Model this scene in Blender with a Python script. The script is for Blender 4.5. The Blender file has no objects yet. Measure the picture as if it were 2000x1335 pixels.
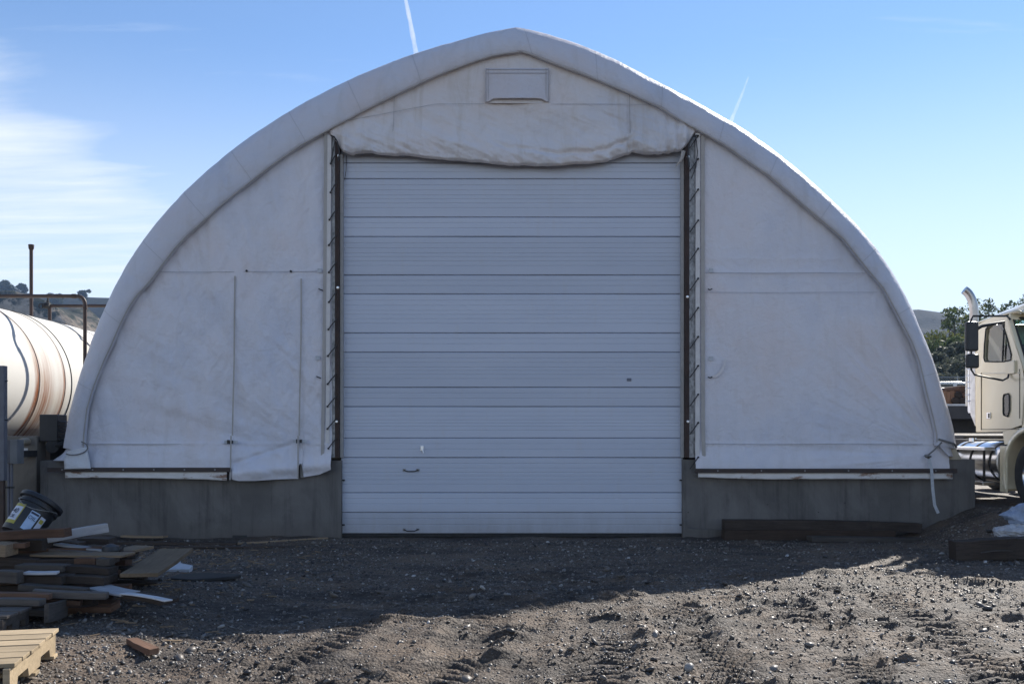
import bpy, bmesh, math, random
import numpy as np
from mathutils import Vector, Matrix, Euler

random.seed(7)
RNG = np.random.default_rng(7)
sc = bpy.context.scene
COL = sc.collection

# ------------------------------------------------------------------ camera
FPX, HORIZ, EYE, DW = 1800.0, 850.0, 1.64, 14.754
cam_d = bpy.data.cameras.new("camera")
cam = bpy.data.objects.new("camera", cam_d)
COL.objects.link(cam)
cam.location = (0, 0, EYE)
cam.rotation_euler = (math.radians(90), 0, 0)
cam_d.sensor_width = 36.0
cam_d.lens = FPX / 2000 * 36.0
cam_d.shift_y = (HORIZ - 667.5) / 2000
cam_d.clip_start = 0.1
cam_d.clip_end = 20000
sc.camera = cam

# ------------------------------------------------------------------ light
SUN = Vector((0.80, 1.07, 1.0)).normalized()
SUN_EL = math.asin(SUN.z)
SUN_AZ = math.atan2(SUN.x, SUN.y)
sun_d = bpy.data.lights.new("sun", 'SUN')
sun_d.energy = 5.0
sun_d.angle = math.radians(0.53)
sun_d.color = (1.0, 0.945, 0.86)
sun = bpy.data.objects.new("sun", sun_d)
COL.objects.link(sun)
sun.location = (20, 30, 40)
sun.rotation_euler = SUN.to_track_quat('Z', 'Y').to_euler()

world = bpy.data.worlds.new("World")
sc.world = world
world.use_nodes = True


def build_world():
    nt = world.node_tree
    N, L = nt.nodes, nt.links
    N.clear()
    out = N.new('ShaderNodeOutputWorld')
    bg = N.new('ShaderNodeBackground')
    bg.inputs['Strength'].default_value = 0.118
    sky = N.new('ShaderNodeTexSky')
    sky.sky_type = 'NISHITA'
    sky.sun_disc = False
    sky.sun_elevation = SUN_EL
    sky.sun_rotation = SUN_AZ
    sky.altitude = 900
    sky.air_density = 1.0
    sky.dust_density = 0.0
    sky.ozone_density = 4.0
    tc = N.new('ShaderNodeTexCoord')
    sep = N.new('ShaderNodeSeparateXYZ')
    L.new(tc.outputs['Generated'], sep.inputs[0])

    def m(op, a, b=None, c=None, clamp=False):
        n = N.new('ShaderNodeMath')
        n.operation = op
        n.use_clamp = clamp
        for i, v in enumerate((a, b, c)):
            if v is None:
                continue
            if isinstance(v, (int, float)):
                n.inputs[i].default_value = v
            else:
                L.new(v, n.inputs[i])
        return n.outputs[0]
    x, y, z = sep.outputs
    hyp = m('SQRT', m('ADD', m('MULTIPLY', x, x), m('MULTIPLY', y, y)))
    e = m('DIVIDE', z, m('MAXIMUM', hyp, 0.02))            # tangent of elevation
    az = m('ARCTAN2', x, y)
    # cirrus: stretched noise on a flat layer high above
    comb = N.new('ShaderNodeCombineXYZ')
    den = m('ADD', m('MAXIMUM', z, 0.0), 0.08)
    L.new(m('DIVIDE', x, den), comb.inputs[0])
    L.new(m('DIVIDE', y, den), comb.inputs[1])
    mp = N.new('ShaderNodeMapping')
    mp.inputs['Rotation'].default_value = (0, 0, math.radians(-28))
    mp.inputs['Scale'].default_value = (0.55, 1.7, 1)
    L.new(comb.outputs[0], mp.inputs[0])
    n1 = N.new('ShaderNodeTexNoise')
    n1.inputs['Scale'].default_value = 1.3
    n1.inputs['Detail'].default_value = 9
    n1.inputs['Roughness'].default_value = 0.6
    n1.inputs['Distortion'].default_value = 0.5
    L.new(mp.outputs[0], n1.inputs[0])
    nz = n1.outputs[0]
    # upper edge of the cloud sheet: higher towards the left
    left = m('MINIMUM', m('MAXIMUM', m('SUBTRACT', -0.20, az), 0.0), 0.5)
    eb = m('ADD', m('MULTIPLY', left, 0.66), 0.180)
    d = m('SUBTRACT', eb, e)
    d = m('ADD', d, m('MULTIPLY', m('SUBTRACT', nz, 0.5), 0.26))
    mr = N.new('ShaderNodeMapRange')
    mr.interpolation_type = 'SMOOTHSTEP'
    mr.inputs['From Min'].default_value = -0.015
    mr.inputs['From Max'].default_value = 0.10
    L.new(d, mr.inputs['Value'])
    mp2 = N.new('ShaderNodeMapping')
    mp2.inputs['Rotation'].default_value = (0, 0, math.radians(-15))
    mp2.inputs['Scale'].default_value = (0.5, 3.2, 1)
    L.new(comb.outputs[0], mp2.inputs[0])
    n2 = N.new('ShaderNodeTexNoise')
    n2.inputs['Scale'].default_value = 1.9
    n2.inputs['Detail'].default_value = 8
    n2.inputs['Roughness'].default_value = 0.62
    L.new(mp2.outputs[0], n2.inputs[0])
    mr2 = N.new('ShaderNodeMapRange')
    mr2.inputs['From Min'].default_value = 0.36
    mr2.inputs['From Max'].default_value = 0.66
    mr2.inputs['To Min'].default_value = 0.5
    mr2.inputs['To Max'].default_value = 1.0
    L.new(n2.outputs[0], mr2.inputs['Value'])
    cover = m('MULTIPLY', m('MULTIPLY', mr.outputs[0], mr2.outputs[0]), 0.85)
    # thin wisps above
    mr3 = N.new('ShaderNodeMapRange')
    mr3.inputs['From Min'].default_value = 0.58
    mr3.inputs['From Max'].default_value = 0.80
    mr3.inputs['To Max'].default_value = 0.30
    L.new(n2.outputs[0], mr3.inputs['Value'])
    cover = m('MAXIMUM', cover, mr3.outputs[0])
    mr4 = N.new('ShaderNodeMapRange')
    mr4.interpolation_type = 'SMOOTHSTEP'
    mr4.inputs['From Min'].default_value = 0.43
    mr4.inputs['From Max'].default_value = 0.02
    mr4.inputs['To Max'].default_value = 0.80
    L.new(e, mr4.inputs['Value'])
    cover = m('MAXIMUM', cover, mr4.outputs[0])
    cover = m('MULTIPLY', cover, m('MULTIPLY', m('ADD', z, 0.03), 30, clamp=True))
    mix = N.new('ShaderNodeMix')
    mix.data_type = 'RGBA'
    L.new(cover, mix.inputs[0])
    L.new(sky.outputs[0], mix.inputs[6])
    mix.inputs[7].default_value = (5.6, 5.95, 6.35, 1)
    L.new(mix.outputs[2], bg.inputs['Color'])
    L.new(bg.outputs[0], out.inputs[0])


build_world()

sc.view_settings.view_transform = 'Standard'
sc.view_settings.look = 'None'
sc.view_settings.exposure = 0.62
sc.view_settings.gamma = 1.0
sc.view_settings.use_curve_mapping = False
sc.cycles.use_denoising = True
sc.cycles.max_bounces = 8
sc.cycles.diffuse_bounces = 4
sc.cycles.volume_bounces = 1


# ------------------------------------------------------------------ helpers
def P(px, py, Y):
    """a point of the place that stands at distance Y and shows at photo pixel px,py"""
    return Vector(((px - 1000) * Y / FPX, Y, EYE - (py - HORIZ) * Y / FPX))


def sstep(a, b, x):
    t = np.clip((x - a) / (b - a), 0, 1)
    return t * t * (3 - 2 * t)


_perm = RNG.random((6, 128, 128))


def vnoise(x, y, k=0):
    x = np.asarray(x, float)
    y = np.asarray(y, float)
    xi, yi = np.floor(x).astype(int), np.floor(y).astype(int)
    fx, fy = x - xi, y - yi
    fx = fx * fx * (3 - 2 * fx)
    fy = fy * fy * (3 - 2 * fy)
    g = _perm[k % 6]
    a, b = g[xi % 128, yi % 128], g[(xi + 1) % 128, yi % 128]
    c, d = g[xi % 128, (yi + 1) % 128], g[(xi + 1) % 128, (yi + 1) % 128]
    return (a * (1 - fx) + b * fx) * (1 - fy) + (c * (1 - fx) + d * fx) * fy - 0.5


def fbm(x, y, octaves=4, k=0, gain=0.5):
    s, a, f = 0, 1.0, 1.0
    for i in range(octaves):
        s = s + a * vnoise(x * f + 17.3 * i, y * f + 9.1 * i, k + i)
        a *= gain
        f *= 2.03
    return s


class MB:
    """collects shapes (world coordinates) that become ONE mesh object"""

    def __init__(self):
        self.v, self.f = [], []

    def add(self, vs, fs):
        o = len(self.v)
        self.v += [tuple(p) for p in vs]
        self.f += [tuple(i + o for i in f) for f in fs]
        return self

    def box(self, c, s, rot=None):
        c = Vector(c)
        R = rot if rot is not None else Matrix.Identity(3)
        vs = []
        for dz in (-.5, .5):
            for dy in (-.5, .5):
                for dx in (-.5, .5):
                    vs.append(c + R @ Vector((dx * s[0], dy * s[1], dz * s[2])))
        return self.add(vs, [(0, 2, 3, 1), (4, 5, 7, 6), (0, 1, 5, 4), (2, 6, 7, 3), (0, 4, 6, 2), (1, 3, 7, 5)])

    def bx(self, x0, x1, y0, y1, z0, z1):
        return self.box(((x0 + x1) / 2, (y0 + y1) / 2, (z0 + z1) / 2), (x1 - x0, y1 - y0, z1 - z0))

    def tube(self, pts, r, n=8, cap=True):
        pts = [Vector(p) for p in pts]
        rs = r if isinstance(r, (list, tuple)) else [r] * len(pts)
        vs = []
        up = None
        for i, p in enumerate(pts):
            t = (pts[min(i + 1, len(pts) - 1)] - pts[max(i - 1, 0)]).normalized()
            if up is None:
                up = Vector((0, 0, 1)) if abs(t.z) < 0.9 else Vector((1, 0, 0))
            a = t.cross(up).normalized()
            b = a.cross(t).normalized()
            up = b
            for k in range(n):
                an = 2 * math.pi * k / n
                vs.append(p + (a * math.cos(an) + b * math.sin(an)) * rs[i])
        fs = []
        for i in range(len(pts) - 1):
            for k in range(n):
                fs.append((i * n + k, i * n + (k + 1) % n, (i + 1) * n + (k + 1) % n, (i + 1) * n + k))
        if cap:
            fs.append(tuple(reversed(range(n))))
            fs.append(tuple((len(pts) - 1) * n + k for k in range(n)))
        return self.add(vs, fs)

    def lathe(self, prof, c, axis='Y', n=32, rot=None):
        """prof: (r, h) pairs"""
        c = Vector(c)
        vs, fs = [], []
        for r, h in prof:
            for k in range(n):
                a = 2 * math.pi * k / n
                u, w = r * math.cos(a), r * math.sin(a)
                p = {'Y': Vector((u, h, w)), 'X': Vector((h, u, w)), 'Z': Vector((u, w, h))}[axis]
                if rot is not None:
                    p = rot @ p
                vs.append(c + p)
        for i in range(len(prof) - 1):
            for k in range(n):
                fs.append((i * n + k, i * n + (k + 1) % n, (i + 1) * n + (k + 1) % n, (i + 1) * n + k))
        return self.add(vs, fs)

    def prism(self, poly, d0, d1, axis='X'):
        """poly in the two other axes, extruded from d0 to d1"""
        n = len(poly)
        mk = {'X': lambda a, b, d: (d, a, b), 'Y': lambda a, b, d: (a, d, b), 'Z': lambda a, b, d: (a, b, d)}[axis]
        vs = [mk(a, b, d0) for a, b in poly] + [mk(a, b, d1) for a, b in poly]
        fs = [tuple(range(n)), tuple(reversed(range(n, 2 * n)))]
        for i in range(n):
            j = (i + 1) % n
            fs.append((i, i + n, j + n, j))
        return self.add(vs, fs)


def tag(o, label=None, cat=None, group=None, kind=None):
    if label:
        o['label'] = label
    if cat:
        o['category'] = cat
    if group:
        o['group'] = group
    if kind:
        o['kind'] = kind
    return o


def empty(name, loc, label=None, cat=None, group=None, rz=0):
    o = bpy.data.objects.new(name, None)
    o.location = loc
    o.rotation_euler = (0, 0, rz)
    o.empty_display_size = 0.2
    COL.objects.link(o)
    return tag(o, label, cat, group)


def wmat(o):
    return Matrix.LocRotScale(o.location, o.rotation_euler, None) if o.parent is None else wmat(o.parent) @ Matrix.LocRotScale(o.location, o.rotation_euler, None)


def build(name, mb, mat, parent=None, smooth=False, origin=None, bevel=0, fix=True, local=False, angle=40):
    """link the collected shapes as one mesh object; vertices given in world space unless local"""
    me = bpy.data.meshes.new(name)
    o = bpy.data.objects.new(name, me)
    vs = np.array(mb.v, float)
    if parent is not None:
        o.parent = parent
        if not local:
            inv = wmat(parent).inverted()
            M = np.array(inv)
            vs = vs @ M[:3, :3].T + M[:3, 3]
            if origin is None:
                origin = Vector(vs.mean(axis=0))
            else:
                origin = inv @ Vector(origin)
            vs = vs - np.array(origin)
            o.location = origin
    else:
        if origin is None:
            lo, hi = vs.min(axis=0), vs.max(axis=0)
            origin = Vector(((lo[0] + hi[0]) / 2, (lo[1] + hi[1]) / 2, lo[2]))
        vs = vs - np.array(origin)
        o.location = origin
    me.from_pydata(vs.tolist(), [], mb.f)
    if fix:
        bm = bmesh.new()
        bm.from_mesh(me)
        bmesh.ops.recalc_face_normals(bm, faces=bm.faces)
        bm.to_mesh(me)
        bm.free()
    if smooth:
        for p in me.polygons:
            p.use_smooth = True
        try:
            me.set_sharp_from_angle(angle=math.radians(angle))
        except Exception:
            pass
    if mat is not None:
        me.materials.append(mat)
    COL.objects.link(o)
    if bevel:
        b = o.modifiers.new("bevel", 'BEVEL')
        b.width = bevel
        b.segments = 2
        b.limit_method = 'ANGLE'
    me.update()
    return o


def grid_mb(X, Y, Z):
    """surface from three equal 2-D arrays"""
    n, m = X.shape
    mb = MB()
    mb.v = list(zip(X.ravel().tolist(), Y.ravel().tolist(), Z.ravel().tolist()))
    idx = np.arange(n * m).reshape(n, m)
    q = np.stack([idx[:-1, :-1], idx[:-1, 1:], idx[1:, 1:], idx[1:, :-1]], -1).reshape(-1, 4)
    mb.f = [tuple(r) for r in q.tolist()]
    return mb


def grid_obj(name, X, Y, Z, mat, parent=None, smooth=True, origin=(0, 0, 0), thick=0):
    o = build(name, grid_mb(X, Y, Z), mat, parent, smooth=False, origin=origin, fix=False)
    if smooth:
        o.data.polygons.foreach_set('use_smooth', [True] * len(o.data.polygons))
    if thick:
        s = o.modifiers.new("thick", 'SOLIDIFY')
        s.thickness = thick
        s.offset = -1
    return o


# ------------------------------------------------------------------ materials
def newmat(name):
    m = bpy.data.materials.new(name)
    m.use_nodes = True
    nt = m.node_tree
    b = nt.nodes['Principled BSDF']
    return m, nt, nt.nodes, nt.links, b


def c4(c):
    return (c[0], c[1], c[2], 1)


def noise_node(N, L, vec, scale, detail=5, rough=0.55, stretch=None, dist=0, rot=None):
    n = N.new('ShaderNodeTexNoise')
    n.inputs['Scale'].default_value = scale
    n.inputs['Detail'].default_value = detail
    n.inputs['Roughness'].default_value = rough
    n.inputs['Distortion'].default_value = dist
    if stretch or rot:
        mp = N.new('ShaderNodeMapping')
        if stretch:
            mp.inputs['Scale'].default_value = stretch
        if rot:
            mp.inputs['Rotation'].default_value = rot
        L.new(vec, mp.inputs[0])
        vec = mp.outputs[0]
    L.new(vec, n.inputs['Vector'])
    return n.outputs[0]


def ramp(N, L, fac, stops):
    r = N.new('ShaderNodeValToRGB')
    el = r.color_ramp.elements
    while len(el) < len(stops):
        el.new(0.5)
    for e, (p, c) in zip(el, stops):
        e.position = p
        e.color = c4(c)
    L.new(fac, r.inputs[0])
    return r.outputs[0]


def mixc(N, L, fac, a, b, mode='MIX'):
    m = N.new('ShaderNodeMix')
    m.data_type = 'RGBA'
    m.blend_type = mode
    for i, v in ((0, fac), (6, a), (7, b)):
        if isinstance(v, (int, float)):
            m.inputs[i].default_value = v
        elif isinstance(v, tuple):
            m.inputs[i].default_value = c4(v)
        else:
            L.new(v, m.inputs[i])
    return m.outputs[2]


def bump(N, L, b, h, strength=0.3, dist=0.01):
    n = N.new('ShaderNodeBump')
    n.inputs['Strength'].default_value = strength
    n.inputs['Distance'].default_value = dist
    L.new(h, n.inputs['Height'])
    L.new(n.outputs[0], b.inputs['Normal'])
    return n


def simple(name, c1, c2=None, scale=6, rough=0.6, metal=0.0, bstr=0.2, bdist=0.004, stretch=None, spec=0.5, bscale=None):
    m, nt, N, L, b = newmat(name)
    tc = N.new('ShaderNodeTexCoord').outputs['Object']
    c2 = c2 or tuple(v * 0.75 for v in c1)
    n = noise_node(N, L, tc, scale, 6, 0.6, stretch)
    L.new(ramp(N, L, n, [(0.32, c2), (0.68, c1)]), b.inputs['Base Color'])
    b.inputs['Roughness'].default_value = rough
    b.inputs['Metallic'].default_value = metal
    b.inputs['Specular IOR Level'].default_value = spec
    n2 = noise_node(N, L, tc, bscale or scale * 8, 4, 0.6, stretch)
    bump(N, L, b, n2, bstr, bdist)
    return m


def fabric_mat(name, base, dirt, dirt_amt=0.5, weave=True):
    m, nt, N, L, b = newmat(name)
    tc = N.new('ShaderNodeTexCoord').outputs['Object']
    big = noise_node(N, L, tc, 0.7, 5, 0.6)
    col = ramp(N, L, big, [(0.30, (base[0] * .86, base[1] * .90, base[2] * .96)), (0.50, base), (0.70, (base[0] * 1.02, base[1] * .95, base[2] * .90))])
    st = noise_node(N, L, tc, 2.2, 8, 0.7, (1.6, 1, 0.35), 0.8)
    fac = ramp(N, L, st, [(0.50, (0, 0, 0)), (0.76, (dirt_amt,) * 3)])
    col = mixc(N, L, fac, col, dirt)
    sp = noise_node(N, L, tc, 34, 4, 0.7)
    fac2 = ramp(N, L, sp, [(0.70, (0, 0, 0)), (0.78, (0.45,) * 3)])
    col = mixc(N, L, fac2, col, tuple(v * 0.7 for v in dirt))
    L.new(col, b.inputs['Base Color'])
    b.inputs['Roughness'].default_value = 0.52
    b.inputs['Specular IOR Level'].default_value = 0.35
    w = noise_node(N, L, tc, 9, 7, 0.68)
    cr = N.new('ShaderNodeTexVoronoi')
    cr.feature = 'DISTANCE_TO_EDGE'
    cr.inputs['Scale'].default_value = 2.3
    mpv = N.new('ShaderNodeMixRGB')
    mpv.inputs[0].default_value = 0.35
    nn = N.new('ShaderNodeTexNoise')
    nn.inputs['Scale'].default_value = 1.7
    L.new(tc, nn.inputs['Vector'])
    L.new(tc, mpv.inputs[1])
    L.new(nn.outputs['Color'], mpv.inputs[2])
    L.new(mpv.outputs[0], cr.inputs['Vector'])
    cre = ramp(N, L, cr.outputs['Distance'], [(0.0, (0, 0, 0)), (0.05, (1, 1, 1))])
    add = N.new('ShaderNodeMath')
    add.operation = 'MULTIPLY_ADD'
    add.inputs[1].default_value = 0.10
    L.new(cre, add.inputs[0])
    L.new(w, add.inputs[2])
    bump(N, L, b, add.outputs[0], 0.75, 0.028)
    return m


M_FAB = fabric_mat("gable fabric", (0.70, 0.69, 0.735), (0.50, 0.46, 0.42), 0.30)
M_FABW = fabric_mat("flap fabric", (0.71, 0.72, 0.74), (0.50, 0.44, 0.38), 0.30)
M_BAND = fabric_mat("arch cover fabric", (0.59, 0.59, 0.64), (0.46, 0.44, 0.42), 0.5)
M_HEAD = fabric_mat("header fabric", (0.69, 0.665, 0.675), (0.50, 0.44, 0.37), 0.65)
M_SEAM = simple("seam thread", (0.42, 0.40, 0.41), (0.33, 0.32, 0.33), 20, 0.8)
M_HEM = simple("hem fabric", (0.46, 0.46, 0.48), (0.38, 0.38, 0.40), 20, 0.8)
M_WEB = simple("webbing tape", (0.46, 0.43, 0.40), (0.36, 0.34, 0.32), 8, 0.8, stretch=(1, 1, .3))
M_WWEB = simple("white webbing", (0.72, 0.69, 0.66), (0.6, 0.57, 0.55), 5, 0.8)
M_STRAP = simple("grey strap", (0.55, 0.57, 0.60), (0.42, 0.44, 0.46), 15, 0.7)
M_CORD = simple("black cord", (0.02, 0.02, 0.022), (0.035, 0.03, 0.03), 30, 0.6)
M_ROPE = simple("grey rope", (0.25, 0.24, 0.23), (0.12, 0.12, 0.12), 40, 0.9)
M_POST = simple("rusty brown post", (0.055, 0.030, 0.022), (0.03, 0.018, 0.014), 7, 0.75, bstr=.3)
M_RAIL = simple("dark steel rail", (0.030, 0.024, 0.024), (0.055, 0.032, 0.024), 5, 0.6)
M_GALV = simple("galvanised strip", (0.42, 0.42, 0.42), (0.13, 0.13, 0.13), 26, 0.55, 0.5, 0.4, 0.006, (1, 1, 0.5))
M_TRIM = simple("door trim", (0.42, 0.40, 0.38), (0.33, 0.32, 0.30), 9, 0.6)
M_BLACK = simple("black plastic", (0.012, 0.013, 0.016), (0.02, 0.02, 0.023), 9, 0.42)
M_RUBBER = simple("black rubber", (0.018, 0.018, 0.018), (0.035, 0.033, 0.03), 12, 0.8)
M_CHROME = simple("chrome", (0.72, 0.72, 0.73), (0.6, 0.6, 0.62), 8, 0.16, 1.0, 0.03)
M_ALU = simple("bright aluminium", (0.80, 0.81, 0.83), (0.70, 0.71, 0.73), 5, 0.3, 1.0, 0.08)
M_WHITE = simple("white paint", (0.75, 0.75, 0.74), (0.55, 0.54, 0.53), 7, 0.5)
M_GREY = simple("grey steel paint", (0.13, 0.14, 0.16), (0.10, 0.10, 0.12), 6, 0.5)
M_PIPE = simple("dark brown pipe", (0.035, 0.022, 0.018), (0.06, 0.03, 0.02), 9, 0.55)
M_DARK = simple("dark chassis", (0.02, 0.02, 0.021), (0.045, 0.04, 0.036), 8, 0.7)


def door_mat():
    m, nt, N, L, b = newmat("door panel paint")
    tc = N.new('ShaderNodeTexCoord').outputs['Object']
    n = noise_node(N, L, tc, 1.1, 5, 0.6, (0.4, 1, 2.5))
    col = ramp(N, L, n, [(0.3, (0.48, 0.52, 0.61)), (0.7, (0.53, 0.565, 0.65))])
    s = noise_node(N, L, tc, 4, 8, 0.7, (2.0, 1, 0.4))
    col = mixc(N, L, ramp(N, L, s, [(0.55, (0, 0, 0)), (0.8, (0.28,) * 3)]), col, (0.50, 0.46, 0.42))
    sep = N.new('ShaderNodeSeparateXYZ')
    L.new(tc, sep.inputs[0])
    mr = N.new('ShaderNodeMapRange')
    mr.inputs['From Min'].default_value = .55
    mr.inputs['From Max'].default_value = .0
    L.new(sep.outputs[2], mr.inputs['Value'])
    gm = N.new('ShaderNodeMath')
    gm.operation = 'MULTIPLY'
    L.new(mr.outputs[0], gm.inputs[0])
    L.new(noise_node(N, L, tc, 2.5, 7, .7, (1.5, 1, .5)), gm.inputs[1])
    col = mixc(N, L, gm.outputs[0], col, (0.24, 0.21, 0.18))
    oi = N.new('ShaderNodeObjectInfo')
    hs = N.new('ShaderNodeHueSaturation')
    mv = N.new('ShaderNodeMapRange')
    mv.inputs['To Min'].default_value = .94
    mv.inputs['To Max'].default_value = 1.05
    L.new(oi.outputs['Random'], mv.inputs['Value'])
    L.new(mv.outputs[0], hs.inputs['Value'])
    L.new(col, hs.inputs['Color'])
    L.new(hs.outputs[0], b.inputs['Base Color'])
    b.inputs['Roughness'].default_value = 0.42
    n2 = noise_node(N, L, tc, 120, 2, 0.5)
    bump(N, L, b, n2, 0.12, 0.002)
    return m


def concrete_mat(name, base, stain=0.5, pits=True):
    m, nt, N, L, b = newmat(name)
    tc = N.new('ShaderNodeTexCoord').outputs['Object']
    big = noise_node(N, L, tc, 1.2, 7, 0.62)
    col = ramp(N, L, big, [(0.3, tuple(v * 0.78 for v in base)), (0.7, tuple(v * 1.18 for v in base))])
    vs = noise_node(N, L, tc, 2.6, 7, 0.72, (2.2, 1.6, 0.12))
    col = mixc(N, L, ramp(N, L, vs, [(0.50, (0, 0, 0)), (0.70, (stain,) * 3)]), col, tuple(v * 0.45 for v in base))
    sp = noise_node(N, L, tc, 40, 4, 0.7)
    col = mixc(N, L, ramp(N, L, sp, [(0.62, (0, 0, 0)), (0.74, (0.5,) * 3)]), col, tuple(v * 0.55 for v in base))
    pa = noise_node(N, L, tc, 0.55, 6, 0.7, (1, 1, .8), .6)
    col = mixc(N, L, ramp(N, L, pa, [(0.44, (0, 0, 0)), (0.58, (0.6,) * 3)]), col, tuple(v * 1.55 for v in base))
    # a splash band of dried mud near the foot
    sep = N.new('ShaderNodeSeparateXYZ')
    L.new(tc, sep.inputs[0])
    mr = N.new('ShaderNodeMapRange')
    mr.inputs['From Min'].default_value = 0.30
    mr.inputs['From Max'].default_value = 0.02
    L.new(sep.outputs[2], mr.inputs['Value'])
    mud = N.new('ShaderNodeMath')
    mud.operation = 'MULTIPLY'
    L.new(mr.outputs[0], mud.inputs[0])
    L.new(big, mud.inputs[1])
    col = mixc(N, L, mud.outputs[0], col, (0.13, 0.115, 0.10))
    L.new(col, b.inputs['Base Color'])
    b.inputs['Roughness'].default_value = 0.92
    b.inputs['Specular IOR Level'].default_value = 0.2
    v = N.new('ShaderNodeTexVoronoi')
    v.inputs['Scale'].default_value = 16
    L.new(tc, v.inputs['Vector'])
    pit = ramp(N, L, v.outputs['Distance'], [(0.0, (0, 0, 0)), (0.14, (1, 1, 1))])
    hm = N.new('ShaderNodeMath')
    hm.operation = 'MULTIPLY_ADD'
    hm.inputs[1].default_value = 0.5 if pits else 0.1
    L.new(pit, hm.inputs[0])
    L.new(noise_node(N, L, tc, 30, 6, 0.7), hm.inputs[2])
    bump(N, L, b, hm.outputs[0], 0.55, 0.012)
    return m


def wood_mat(name, base, var=0.6, rough=0.85, grain=1.0):
    m, nt, N, L, b = newmat(name)
    tc = N.new('ShaderNodeTexCoord').outputs['Object']
    oi = N.new('ShaderNodeObjectInfo')
    off = N.new('ShaderNodeVectorMath')
    off.operation = 'ADD'
    cmb = N.new('ShaderNodeCombineXYZ')
    mu = N.new('ShaderNodeMath')
    mu.operation = 'MULTIPLY'
    mu.inputs[1].default_value = 37.0
    L.new(oi.outputs['Random'], mu.inputs[0])
    L.new(mu.outputs[0], cmb.inputs[0])
    L.new(mu.outputs[0], cmb.inputs[1])
    L.new(tc, off.inputs[0])
    L.new(cmb.outputs[0], off.inputs[1])
    vec = off.outputs[0]
    g = noise_node(N, L, vec, 7, 8, 0.7, (0.35, 5, 5), 0.6)
    col = ramp(N, L, g, [(0.25, tuple(v * (1 - var) for v in base)), (0.5, base), (0.78, tuple(min(1, v * (1 + var * .7)) for v in base))])
    w = noise_node(N, L, vec, 2.2, 5, 0.6)
    col = mixc(N, L, ramp(N, L, w, [(0.4, (0, 0, 0)), (0.75, (0.65,) * 3)]), col, tuple(v * 0.5 for v in base))
    hs = N.new('ShaderNodeHueSaturation')
    mr = N.new('ShaderNodeMapRange')
    mr.inputs['To Min'].default_value = 0.7
    mr.inputs['To Max'].default_value = 1.35
    L.new(oi.outputs['Random'], mr.inputs['Value'])
    L.new(mr.outputs[0], hs.inputs['Value'])
    L.new(col, hs.inputs['Color'])
    L.new(hs.outputs[0], b.inputs['Base Color'])
    b.inputs['Roughness'].default_value = rough
    b.inputs['Specular IOR Level'].default_value = 0.25
    bump(N, L, b, g, 0.6 * grain, 0.006)
    return m


M_DOOR = door_mat()
M_CONC = concrete_mat("barrier concrete", (0.140, 0.132, 0.124), 0.9)
M_CONC2 = concrete_mat("old wall concrete", (0.17, 0.15, 0.125), 0.6)
M_WGREY = wood_mat("weathered grey wood", (0.115, 0.098, 0.085))
M_WDARK = wood_mat("dark damp wood", (0.06, 0.045, 0.036))
M_WBROWN = wood_mat("brown wood", (0.15, 0.085, 0.055))
M_WBROWN2 = wood_mat("dark brown wood", (0.075, 0.05, 0.036))
M_WTAN = wood_mat("tan wood", (0.25, 0.18, 0.115), 0.4)
M_WPINE = wood_mat("pale pallet wood", (0.40, 0.31, 0.20), 0.35)
M_WWHITE = wood_mat("white painted wood", (0.43, 0.43, 0.44), 0.3)


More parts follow.
